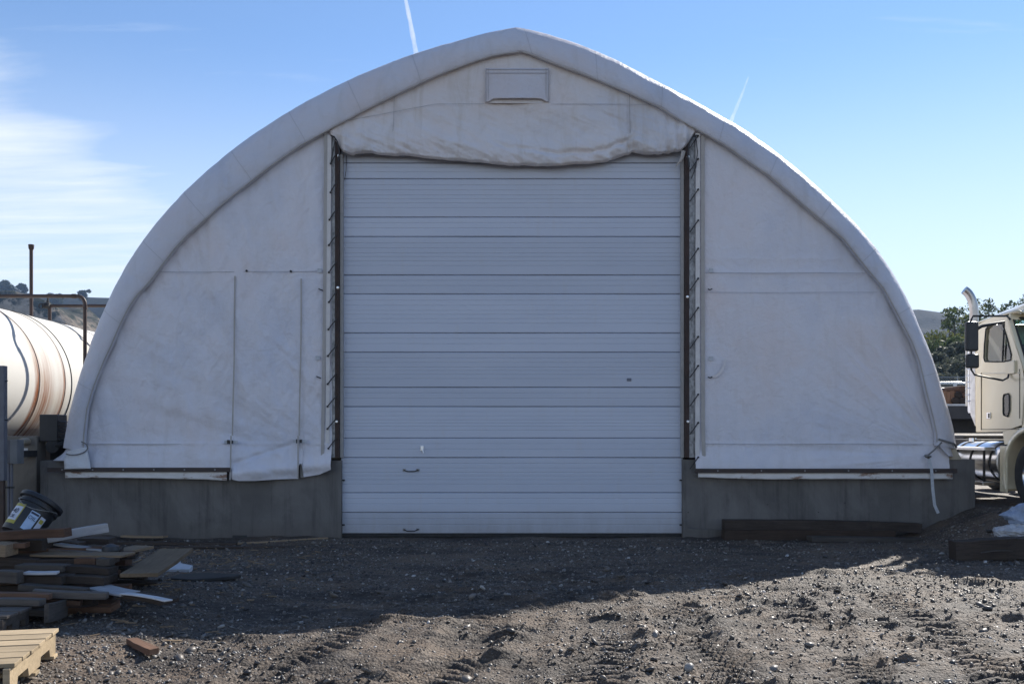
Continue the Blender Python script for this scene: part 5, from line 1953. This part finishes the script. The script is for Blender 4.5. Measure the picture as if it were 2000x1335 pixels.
c0 = P(1995, 1006, 12.9)
crumple("crumpled_tarp", (c0.x + .12, 12.9, c0.z + .0), (.34, .25, .16), simple("shade toned white tarp", (.40, .48, .62), (.28, .34, .45), 6, .5, 0, .9, .03), "crumpled white tarp, coloured bluish for shade, heaped on the bank below the truck wheel", "tarp", 2)  # white tarp; its shade is put into the colour as a darker blue tone
c0 = P(1990, 1034, 12.6)
crumple("plastic_sheet", (c0.x + .02, 12.62, c0.z - .05), (.34, .22, .11), simple("clear plastic", (.50, .50, .52), (.30, .30, .30), 10, .3), "grey plastic sheeting under the crumpled white tarp", "plastic", 4)


# ------------------------------------------------------------------ bucket
def bucket():
    c = P(36, 1046, 8.85)
    root = empty("bucket", c, "black lidded oil bucket tipped back on top of the lumber pile", "bucket")
    Rm = Euler((math.radians(-30), math.radians(23), 0)).to_matrix()
    body = [(0, 0), (.165, 0), (.17, .01), (.178, .30), (.195, .302), (.195, .325), (.182, .328), (.183, .35), (.20, .352), (.20, .375)]
    build("body", MB().lathe(body, c, 'Z', 40, Rm), M_BLACK, root, smooth=True)
    lid = [(.205, .352), (.212, .358), (.212, .392), (.203, .402), (.188, .402), (.182, .392), (0, .392)]
    build("lid", MB().lathe(lid, c, 'Z', 40, Rm), M_BLACK, root, smooth=True)
    hp = [c + Rm @ Vector((.20 * math.sin(t), -.205 * math.cos(t) * .9, .335 - .09 * math.cos(t) ** 2)) for t in np.linspace(-1.45, 1.45, 16)]
    build("handle", MB().tube(hp, .0035, 5), M_GALV, root, smooth=True)

    def sticker(a0, a1, z0, z1, mat, off=.0015, nm="sticker"):
        mb = MB()
        n = 10
        for i in range(n + 1):
            a = a0 + (a1 - a0) * i / n
            for z in (z0, z1):
                r = .17 + .008 * (z - .01) / .29 + off
                mb.v.append(tuple(c + Rm @ Vector((r * math.sin(a), -r * math.cos(a), z))))
        for i in range(n):
            mb.f.append((2 * i, 2 * i + 2, 2 * i + 3, 2 * i + 1))
        return build(nm, mb, mat, root, smooth=True, fix=False)
    wt = simple("label white", (.55, .58, .66), (.5, .52, .6), 20, .5)
    yl_ = simple("label yellow", (.42, .36, .05), (.34, .30, .05), 20, .5)
    bl_ = simple("label blue white", (.42, .55, .72), (.34, .45, .62), 20, .5)
    dk = simple("label ink", (.03, .035, .07), None, 20, .5)
    sticker(-1.02, -.20, .05, .262, yl_, .0012)
    sticker(-.98, -.26, .085, .232, wt, .0022)
    sticker(.22, .72, .04, .235, bl_, .0012)
    sticker(.25, .69, .205, .225, dk, .0022)
    sticker(.82, 1.15, .05, .225, wt, .0012)
    sticker(.86, 1.1, .16, .2, yl_, .0022)

    def text(s, a, z, size, mat):
        cu = bpy.data.curves.new("lettering", 'FONT')
        cu.body = s
        cu.size = size
        cu.align_x = 'CENTER'
        cu.extrude = .0006
        o = bpy.data.objects.new("lettering", cu)
        r = .1795
        p = c + Rm @ Vector((r * math.sin(a), -r * math.cos(a), z))
        ex = Rm @ Vector((math.cos(a), math.sin(a), 0))
        ez = Rm @ Vector((0, 0, 1))
        n_ = ex.cross(ez)
        M = Matrix((ex, ez, n_)).transposed().to_4x4()
        M.translation = p
        o.parent = root
        o.matrix_local = wmat(root).inverted() @ M
        cu.materials.append(mat)
        COL.objects.link(o)
        me = bpy.data.meshes.new_from_object(o.evaluated_get(bpy.context.evaluated_depsgraph_get()))
        o2 = bpy.data.objects.new("lettering", me)
        o2.parent = root
        o2.matrix_local = o.matrix_local.copy()
        bpy.data.objects.remove(o)
        COL.objects.link(o2)
    text("40", -.60, .155, .075, dk)
    text("OIL", -.60, .105, .05, dk)
    text("OIL", .46, .15, .05, dk)


bucket()


# ------------------------------------------------------------------ the truck
def truck():
    XS, XC, G = 7.80, 8.98, gh(8.5, 14.2)      # near side plane, centre line, ground
    T = empty("semi_truck", (XC, 14.6, G), "cream coloured conventional semi truck parked facing the camera beside the building", "truck")
    cream, nt, N, L, b = newmat("cream truck paint")
    tc = N.new('ShaderNodeTexCoord').outputs['Object']
    cc = ramp(N, L, noise_node(N, L, tc, 1.8, 6, .6, (1, 1, .5)), [(.3, (.74, .63, .42)), (.7, (.80, .70, .49))])
    L.new(cc, b.inputs['Base Color'])
    b.inputs['Roughness'].default_value = .28
    b.inputs['Coat Weight'].default_value = .5
    bump(N, L, b, noise_node(N, L, tc, 3, 3, .5), .04, .01)

    def S(px, py, X=XS):                        # a pixel onto the truck's near side plane
        Y = X * FPX / (px - 1000)
        return (Y, EYE - (py - HORIZ) * Y / FPX)

    def both(fn):
        fn(1)
        fn(-1)

    def mir(mb):
        m2 = MB()
        m2.add([(2 * XC - v[0], v[1], v[2]) for v in mb.v], [tuple(reversed(f)) for f in mb.f])
        return m2
    ya, za = S(1904, 838)
    Yb = 15.50                                   # back of cab
    zf = 1.70                                    # cab floor
    Yp = 14.12                                   # cowl
    # side wall ring with window hole, bowed slightly outward
    outer = [(Yb, zf), (Yb, 2.3), (Yb, 3.0), (Yb - .02, 3.50), (15.2, 3.56), (14.9, 3.57), (14.62, 3.55), (14.40, 3.18), (14.10, 2.72), (14.02, 2.45), (14.10, zf + .1), (14.7, zf)]
    w0 = S(1922, 702)
    win = [(15.20, 2.86), (15.24, 2.92), (15.24, 3.15), (15.22, 3.40), (15.10, 3.45), (14.90, 3.45), (14.72, 3.44), (14.55, 3.18), (14.40, 2.90), (14.41, 2.82), (14.60, 2.81), (14.9, 2.83)]

    def xof(y, z):
        return XS + .0 + .05 * max(0, (z - 2.7)) ** 1.3 + .02 * max(0, (zf + .2 - z))
    mb = MB()
    n = len(outer)
    mb.v = [(xof(a, c_), a, c_) for a, c_ in outer] + [(xof(a, c_), a, c_) for a, c_ in win] + [(xof(a, c_) + .05, a, c_) for a, c_ in win] + [(xof(a, c_) + .05, a, c_) for a, c_ in outer]
    for i in range(n):
        j = (i + 1) % n
        mb.f += [(i, j, n + j, n + i), (n + i, n + j, 2 * n + j, 2 * n + i), (2 * n + i, 2 * n + j, 3 * n + j, 3 * n + i)]
    build("cab_side", mb, cream, T, bevel=.008)
    build("cab_side", mir(mb), cream, T, bevel=.008)
    gm = MB()
    gm.v = [(xof(a, c_) + .022, a, c_) for a, c_ in win]
    gm.f = [tuple(range(n))]
    build("side_window", gm, M_CLEAR, T)
    build("side_window", mir(gm), M_CLEAR, T)
    # window rubber and vent bar
    ring = [(xof(a, c_) - .004, a, c_) for a, c_ in win + [win[0]]]
    build("window_seal", MB().tube(ring, .012, 6, cap=False), M_RUBBER, T)
    vb = MB().tube([(xof(14.72, 3.44) + .0, 14.66, 3.42), (xof(14.7, 2.83), 14.66, 2.82)], .014, 6)
    build("vent_bar", vb, M_RUBBER, T)
    # door shut lines and sill step
    for (y_, z0, z1) in ((15.32, zf + .03, 3.46), (14.16, zf + .2, 2.66)):
        build("door_seam", MB().bx(XS - .004, XS + .004, y_ - .006, y_ + .006, z0, min(z1, 2.68)), M_DARK, T)
    build("door_seam", MB().bx(XS - .003, XS + .004, 14.18, 15.31, zf + .035, zf + .045), M_DARK, T)
    build("door_crease", MB().tube([(XS + .002, 15.30, 2.66), (XS + .002, 14.15, 2.60)], .012, 6), cream, T)
    # belt pocket where the mirror bracket lands
    build("mirror_mount", MB().bx(XS - .03, XS + .02, 14.26, 14.52, 2.60, 2.80), cream, T, bevel=.012)
    # peep window
    a, c_ = S(1967, 791)
    pw = [(a + .085, 1.98), (a + .10, 2.02), (a + .10, 2.24), (a + .08, 2.30), (a - .05, 2.31), (a - .085, 2.27), (a - .085, 2.05), (a - .03, 1.95)]
    pw = [(p_, q_ - 2.13 + c_) for p_, q_ in pw]
    build("peep_window", MB().prism(pw, XS - .006, XS + .002, 'X'), M_CLEAR, T)
    build("peep_seal", MB().tube([(XS - .008, p_, q_) for p_, q_ in pw + [pw[0]]], .012, 6, cap=False), M_RUBBER, T)
    a, c_ = S(1931.5, 811)
    build("door_handle", MB().bx(XS - .012, XS + .0, a - .055, a + .06, c_ - .055, c_ + .05), M_CHROME, T, bevel=.006)
    build("handle_recess", MB().bx(XS - .018, XS - .011, a - .045, a - .005, c_ - .04, c_ + .035), M_DARK, T)
    # back wall, floor, roof
    build("cab_back", MB().bx(XS + .03, 2 * XC - XS - .03, Yb - .04, Yb + .01, zf, 3.50), cream, T, bevel=.02)
    build("cab_floor", MB().bx(XS + .06, 2 * XC - XS - .06, 14.1, Yb - .05, zf, zf + .06), M_DARK, T)
    nx, ny = 28, 20
    u, v = np.meshgrid(np.linspace(-1, 1, nx), np.linspace(0, 1, ny))
    X = XC + u * (XC - XS - .03) * (1 - .05 * v)
    Yr = Yb + .01 - v * 1.15
    zroof = 3.52 + (.26 * (1 - np.abs(u) ** 3.2)) * (.72 + .28 * np.sin(v * math.pi * .75)) + .05 * v
    zroof = zroof - .30 * sstep(.86, 1.0, v) * (1 - np.abs(u) ** 4) - .0
    Yr = Yr - .10 * sstep(.8, 1, v) * (1 - u * u)
    grid_obj("roof", X, Yr, zroof, cream, T, thick=.02)
    build("roof_trim", MB().bx(XS + .05, 2 * XC - XS - .05, 14.52, 14.56, 3.46, 3.56), cream, T, bevel=.01)
    for k in (-2, -1, 0, 1, 2):
        build("marker_light", MB().lathe([(0, -.05), (.03, -.04), (.035, .0)], (XC + k * .42, 14.42, 3.72), 'Y', 10), simple("amber lens", (.6, .25, .03), None, 9, .2), T)
    # pillars and windscreen
    def windscreen(z):
        t = (z - 2.66) / (3.50 - 2.66)
        return 14.10 + .48 * t
    for s in (1, -1):
        x0 = XS + .05 if s > 0 else 2 * XC - XS - .05
        build("pillar", MB().tube([(x0, windscreen(2.66), 2.62), (x0 + .02 * s, windscreen(3.52), 3.52)], .045, 8), cream, T)
    u, v = np.meshgrid(np.linspace(-1, 1, 20), np.linspace(0, 1, 8))
    zz = 2.68 + v * .80
    X = XC + u * (XC - XS - .09)
    Yw = windscreen(zz) - .20 * (1 - u * u)
    grid_obj("windscreen", X, Yw, zz, M_TINT, T)
    for vv in (0, 1):
        z_ = 2.67 + vv * .82
        build("windscreen_seal", MB().tube([(XC + q * (XC - XS - .08), windscreen(z_) - .2 * (1 - q * q), z_) for q in np.linspace(-1, 1, 15)], .02, 6), M_RUBBER, T, smooth=True)
    for s in (1, -1):
        x0 = XS + .10 if s > 0 else 2 * XC - XS - .10
        build("windscreen_seal", MB().tube([(x0, windscreen(2.68) - .02, 2.68), (x0 + .0, windscreen(3.49) - .02, 3.49)], .022, 6), M_RUBBER, T)
    # seats and wheel inside
    for xx in (XC - .55, XC + .55):
        build("seat", MB().bx(xx - .25, xx + .25, 14.95, 15.40, zf + .05, 2.35).bx(xx - .24, xx + .24, 15.25, 15.42, 2.35, 3.15), M_GREY, T, bevel=.05)
    build("dashboard", MB().bx(XS + .1, 2 * XC - XS - .1, 14.0, 14.35, 2.3, 2.66), M_DARK, T, bevel=.04)
    build("steering_wheel", MB().tube([(XC + .55 + .22 * math.cos(t), 14.52 + .08 * math.sin(t), 2.72 + .2 * math.sin(t)) for t in np.linspace(0, 2 * math.pi, 21)], .018, 6, cap=False), M_BLACK, T, smooth=True)
    # hood
    nx, ny = 24, 16
    u, v = np.meshgrid(np.linspace(-1, 1, nx), np.linspace(0, 1, ny))
    hw = .98 - .20 * v
    X = XC + u * hw
    Yh = 14.14 - v * 1.75 - .0
    Zh = 2.66 - .28 * v - .55 * np.abs(u) ** 4 - .22 * sstep(.85, 1, v)
    grid_obj("hood", X, Yh, Zh, cream, T, thick=.02)
    for s in (1, -1):
        xh = XC - s * .95
        build("hood_side", MB().prism([(14.14, 1.55), (14.14, 2.18), (12.45, 1.72), (12.42, 1.3), (13.1, 1.35)], min(xh, xh + s * .03), max(xh, xh + s * .03), 'X'), cream, T, bevel=.01)
    # grille, bumper, lamps
    build("grille_frame", MB().bx(XC - .48, XC + .48, 12.34, 12.42, 1.22, 2.08), M_CHROME, T, bevel=.02)
    for k in range(9):
        build("grille_bar", MB().bx(XC - .42, XC + .42, 12.315, 12.335, 1.28 + k * .083, 1.31 + k * .083), M_CHROME, T)
    build("bumper", MB().prism([(XC - 1.18, 12.5), (XC - 1.0, 12.2), (XC + 1.0, 12.2), (XC + 1.18, 12.5), (XC + 1.1, 12.56), (XC - 1.1, 12.56)], G + .32, G + .68, 'Z'), M_CHROME, T, bevel=.02)
    for s in (1, -1):
        build("headlight", MB().lathe([(0, -.08), (.10, -.06), (.12, 0), (.10, .1)], (XC - s * .78, 12.48, 1.52), 'Y', 16), M_ALU, T, smooth=True)
    # front fenders: arched shells round the wheels
    WY, WZ, WR = 13.87, G + .52, .52

    def fender(s):
        out = []
        an = np.linspace(math.radians(-22), math.radians(200), 26)
        x_out, x_in = (XS - .03, XS + .48) if s > 0 else (2 * XC - XS + .03, 2 * XC - XS - .48)
        R0 = .66
        rws = []
        for (r, xx) in ((R0, x_in), (R0, x_out + .05 * s), (R0 - .01, x_out + .004 * s), (R0 + .02, x_out - .0 * s), (R0 + .075, x_out + .01 * s), (R0 + .10, x_out + .07 * s), (R0 + .11, x_in)):
            rws.append([(xx, WY + r * math.cos(a_) * 1.05, WZ + r * math.sin(a_)) for a_ in an])
        A = np.array(rws)
        ob_ = grid_obj("fender", A[..., 0], A[..., 1], A[..., 2], cream, T)
    both(fender)
    # panel that fills between fender and door
    build("cowl_side", MB().prism([(14.68, zf + .03), (14.12, zf + .06), (14.12, 2.5), (14.02, 2.45), (13.6, 2.20), (13.4, 1.86), (13.75, 1.84), (14.2, 1.72), (14.5, 1.50), (14.62, 1.50)], XS + .012, XS + .04, 'X'), cream, T)

    def wheel(x, y, z, s, front=True):
        tire = [(.29, -.12), (.36, -.14), (.44, -.15), (.50, -.135), (.52, -.10), (.522, 0), (.52, .10), (.50, .135), (.44, .15), (.36, .14), (.29, .12)]
        w = build("wheel", MB().lathe([(r, h * s) for r, h in tire], (x, y, z), 'X', 40), M_RUBBER, T, smooth=True)
        rim = [(.30, -.125), (.285, -.10), (.27, -.07), (.20, -.06 - (.04 if front else -.06)), (.15, -.07), (.12, -.10), (.10, -.17), (.06, -.20), (0, -.20)]
        r_ = build("rim", MB().lathe([(r, h * s) for r, h in rim], (x, y, z), 'X', 32), M_CHROME, w, smooth=True, origin=(x, y, z))
        for k in range(10):
            a_ = 2 * math.pi * k / 10
            build("lug_nut", MB().lathe([(.0, -.06 * s), (.014, -.055 * s), (.019, 0)], (x - .095 * s, y + .168 * math.cos(a_), z + .168 * math.sin(a_)), 'X', 8), M_CHROME, w)
        for k in range(46):
            pass
        return w
    wheel(XS + .17, WY, WZ, 1)
    wheel(2 * XC - XS - .17, WY, WZ, -1)
    for y_ in (17.55, 18.85):
        wheel(XS + .17, y_, WZ, 1, False)
        wheel(XS + .50, y_, WZ, 1, False)
        wheel(2 * XC - XS - .17, y_, WZ, -1, False)
    # chassis
    for xx in (XC - .42, XC + .35):
        build("frame_rail", MB().bx(xx, xx + .08, 12.7, 19.6, G + .62, G + .92), M_DARK, T)
    build("fifth_wheel", MB().prism([(XC - .45, 17.4), (XC + .45, 17.4), (XC + .45, 18.3), (XC + .15, 18.7), (XC - .15, 18.7), (XC - .45, 18.3)], G + 1.0, G + 1.12, 'Z'), M_DARK, T, bevel=.02)
    build("deck_plate", MB().bx(XC - .42, XC + .42, 15.7, 17.0, G + .93, G + .96), M_DARK, T)
    build("battery_box", MB().bx(XC - .9, XC - .45, 15.9, 16.9, G + .5, G + 1.05), M_DARK, T, bevel=.02)
    # exhaust with perforated guard
    ex_ = P(1899, 700, 15.93)
    xe_, ye_ = ex_.x, 15.93
    ztp = P(1885, 561, ye_).z
    pts = [(xe_ + .03, ye_, 3.1), (xe_ + .03, ye_, ztp - .42)] + [(xe_ + .03 - .24 * (1 - math.cos(t)) * .95, ye_ + .02 * t, ztp - .42 + .40 * math.sin(t)) for t in np.linspace(.2, 1.25, 9)]
    build("exhaust_stack", MB().tube(pts, .073, 18), simple("dull steel", (.50, .49, .47), (.38, .36, .34), 6, .32, 1.0, .06), T, smooth=True)
    zc0, zc1 = P(0, 806, ye_).z, 3.30
    build("muffler", MB().lathe([(0, 0), (.09, 0), (.10, .04), (.10, zc1 - zc0 - .06), (.075, zc1 - zc0)], (xe_ + .03, ye_, zc0), 'Z', 24), M_ALU, T, smooth=True)
    n_ = 12
    gA = np.array([[(xe_ + .03 + .135 * math.cos(a_), ye_ + .135 * math.sin(a_), z_) for a_ in np.linspace(math.radians(150), math.radians(330), n_)] for z_ in np.linspace(zc0 + .12, zc1 - .1, 12)])
    build("guard_strip", MB().tube([tuple(gA[0, 2]), tuple(gA[5, 2]), tuple(gA[-1, 2])], .016, 6), M_WHITE, T)
    build("guard_strip", MB().tube([tuple(gA[0, 8]), tuple(gA[5, 8]), tuple(gA[-1, 8])], .016, 6), M_WHITE, T)
    for k in range(9):
        z_ = zc0 + .2 + k * .11
        build("guard_rung", MB().tube([(xe_ + .03 + .135 * math.cos(a_), ye_ + .135 * math.sin(a_), z_) for a_ in np.linspace(math.radians(170), math.radians(300), 7)], .012, 5), M_ALU, T, smooth=True)
    build("side_fairing", MB().prism([(15.56, zf + .1), (15.72, zf + .3), (15.72, 3.2), (15.56, 3.3)], XS + .02, XS + .05, 'X'), M_WHITE, T)
    # fuel tanks
    def tank_(s):
        x = XS + .30 if s > 0 else 2 * XC - XS - .30
        zt_ = G + .68
        build("fuel_tank", MB().lathe([(0, 14.78), (.26, 14.78), (.32, 14.80), (.335, 14.84), (.335, 16.30), (.32, 16.34), (0, 16.36)], (x, 0, zt_), 'Y', 36), M_ALU, T, smooth=True)
        for y_ in (14.98, 15.62, 16.15):
            build("tank_strap", MB().lathe([(.336, -.03), (.343, -.028), (.343, .028), (.336, .03)], (x, y_, zt_), 'Y', 36), M_DARK, T, smooth=True)
        build("upper_step", MB().bx(x - s * .36 - .09, x - s * .36 + .09, 14.92, 16.3, zt_ + .19, zt_ + .245), M_ALU, T, bevel=.008)
        build("lower_step", MB().bx(x - s * .34 - .10, x - s * .34 + .10, 15.0, 16.2, zt_ - .38, zt_ - .32), M_ALU, T, bevel=.008)
        for y_ in (15.05, 16.1):
            build("step_bracket", MB().bx(x - s * .38 - .012, x - s * .38 + .012, y_, y_ + .04, zt_ - .34, zt_ + .2), M_DARK, T)
        build("filler_cap", MB().lathe([(0, .06), (.06, .06), (.065, 0)], (x - s * .05, 16.1, zt_ + .33), 'Z', 14), M_CHROME, T)
    both(tank_)

    # mirrors on tube brackets
    def mirror(s):
        sx = lambda x: x if s > 0 else 2 * XC - x
        ym = 14.48
        xo = P(1897, 0, ym).x
        t0, t1_ = P(0, 617, ym).z, P(0, 724, ym).z
        br_ = [(sx(XS + .02), ym - .02, P(0, 622, ym).z - .02), (sx(XS - .02), ym, P(0, 617, ym).z), (sx(xo + .03), ym, t0), (sx(xo), ym, t0 - .05), (sx(xo), ym, t1_ + .02), (sx(xo + .05), ym, t1_ - .06), (sx(XS - .10), ym - .02, t1_ - .15), (sx(XS - .03), ym - .04, t1_ - .11), (sx(XS), ym - .04, t1_ + .02)]
        m_ = build("mirror_bracket", MB().tube(br_, .016, 8), M_BLACK, T, smooth=True)
        z0_, z1_ = P(0, 686, ym).z, P(0, 628, ym).z
        build("mirror", MB().box((sx(xo + .0), ym - .01, (z0_ + z1_) / 2), (.21, .09, z1_ - z0_), Euler((0, 0, .25 * s)).to_matrix()), M_BLACK, T, bevel=.03)
        z0_, z1_ = P(0, 719, ym).z, P(0, 691, ym).z
        build("mirror", MB().box((sx(xo + .01), ym - .01, (z0_ + z1_) / 2), (.21, .09, z1_ - z0_), Euler((0, 0, .25 * s)).to_matrix()), M_BLACK, T, bevel=.03)
        # second arm seen against the window
        build("mirror_arm", MB().tube([(sx(xo + .05), ym + .02, P(0, 645, ym).z), (sx(xo + .18), ym + .03, P(0, 636, ym).z), (sx(XS - .05), ym + .02, P(0, 628, ym).z)], [.03, .028, .02], 8), M_BLACK, T, smooth=True)
    both(mirror)
    # sun visor inside the window top
    build("sun_visor", MB().prism([(14.95, 3.44), (14.55, 3.44), (14.50, 3.22), (14.62, 3.22), (14.80, 3.32)], XS + .07, XS + .085, 'X'), M_DARK, T)
    build("mud_skirt", MB().bx(XS - .02, XS + .01, 14.50, 14.70, G + .22, G + .95), cream, T, bevel=.006)


truck()


# ------------------------------------------------------------------ contrails (ice trails high in the sky)
def contrail(name, p0, p1, dist, w0, w1, label, dens):
    m, nt, N, L, b = newmat("contrail ice")
    N.remove(b)
    tc = N.new('ShaderNodeTexCoord').outputs['Object']
    vol = N.new('ShaderNodeVolumePrincipled')
    vol.inputs['Color'].default_value = (1, 1, 1, 1)
    vol.inputs['Anisotropy'].default_value = .2
    n = noise_node(N, L, tc, .012, 5, .6)
    mr = N.new('ShaderNodeMapRange')
    mr.inputs['From Min'].default_value = .35
    mr.inputs['From Max'].default_value = .6
    mr.inputs['To Min'].default_value = dens * .35
    mr.inputs['To Max'].default_value = dens
    L.new(n, mr.inputs['Value'])
    L.new(mr.outputs[0], vol.inputs['Density'])
    L.new(vol.outputs[0], N['Material Output'].inputs['Volume'])
    a, e = P(*p0, dist), P(*p1, dist * 1.05)
    n_ = 14
    pts, rs = [], []
    for i in range(n_):
        t = i / (n_ - 1)
        p = a.lerp(e, t)
        p.x += 1.5 * math.sin(t * 5)
        pts.append(p)
        rs.append((w0 * (1 - t) + w1 * t) * (1 + .10 * math.sin(i * 2.1)))
    o = build(name, MB().tube(pts, rs, 10), m, smooth=True)
    tag(o, label, "contrail")
    return o


contrail("contrail", (786, -30), (822, 150), 5200, 11, 17, "bright white contrail above the left side of the arched roof", .030)
contrail("contrail", (1462, 150), (1418, 262), 5200, 5, 15, "short faint contrail above the right side of the arched roof", .016)

# ------------------------------------------------------------------ haze
HAZE = True
if HAZE:
    m, nt, N, L, b = newmat("haze air")
    N.remove(b)
    vol = N.new('ShaderNodeVolumePrincipled')
    vol.inputs['Color'].default_value = (.45, .66, 1.0, 1)
    vol.inputs['Density'].default_value = 0.00024
    vol.inputs['Anisotropy'].default_value = .0
    L.new(vol.outputs[0], N['Material Output'].inputs['Volume'])
    o = build("haze", MB().bx(-1250, 1250, -180, 1350, -8, 112), m)
    tag(o, "thin pale blue haze over the far hills", "haze", kind='stuff')
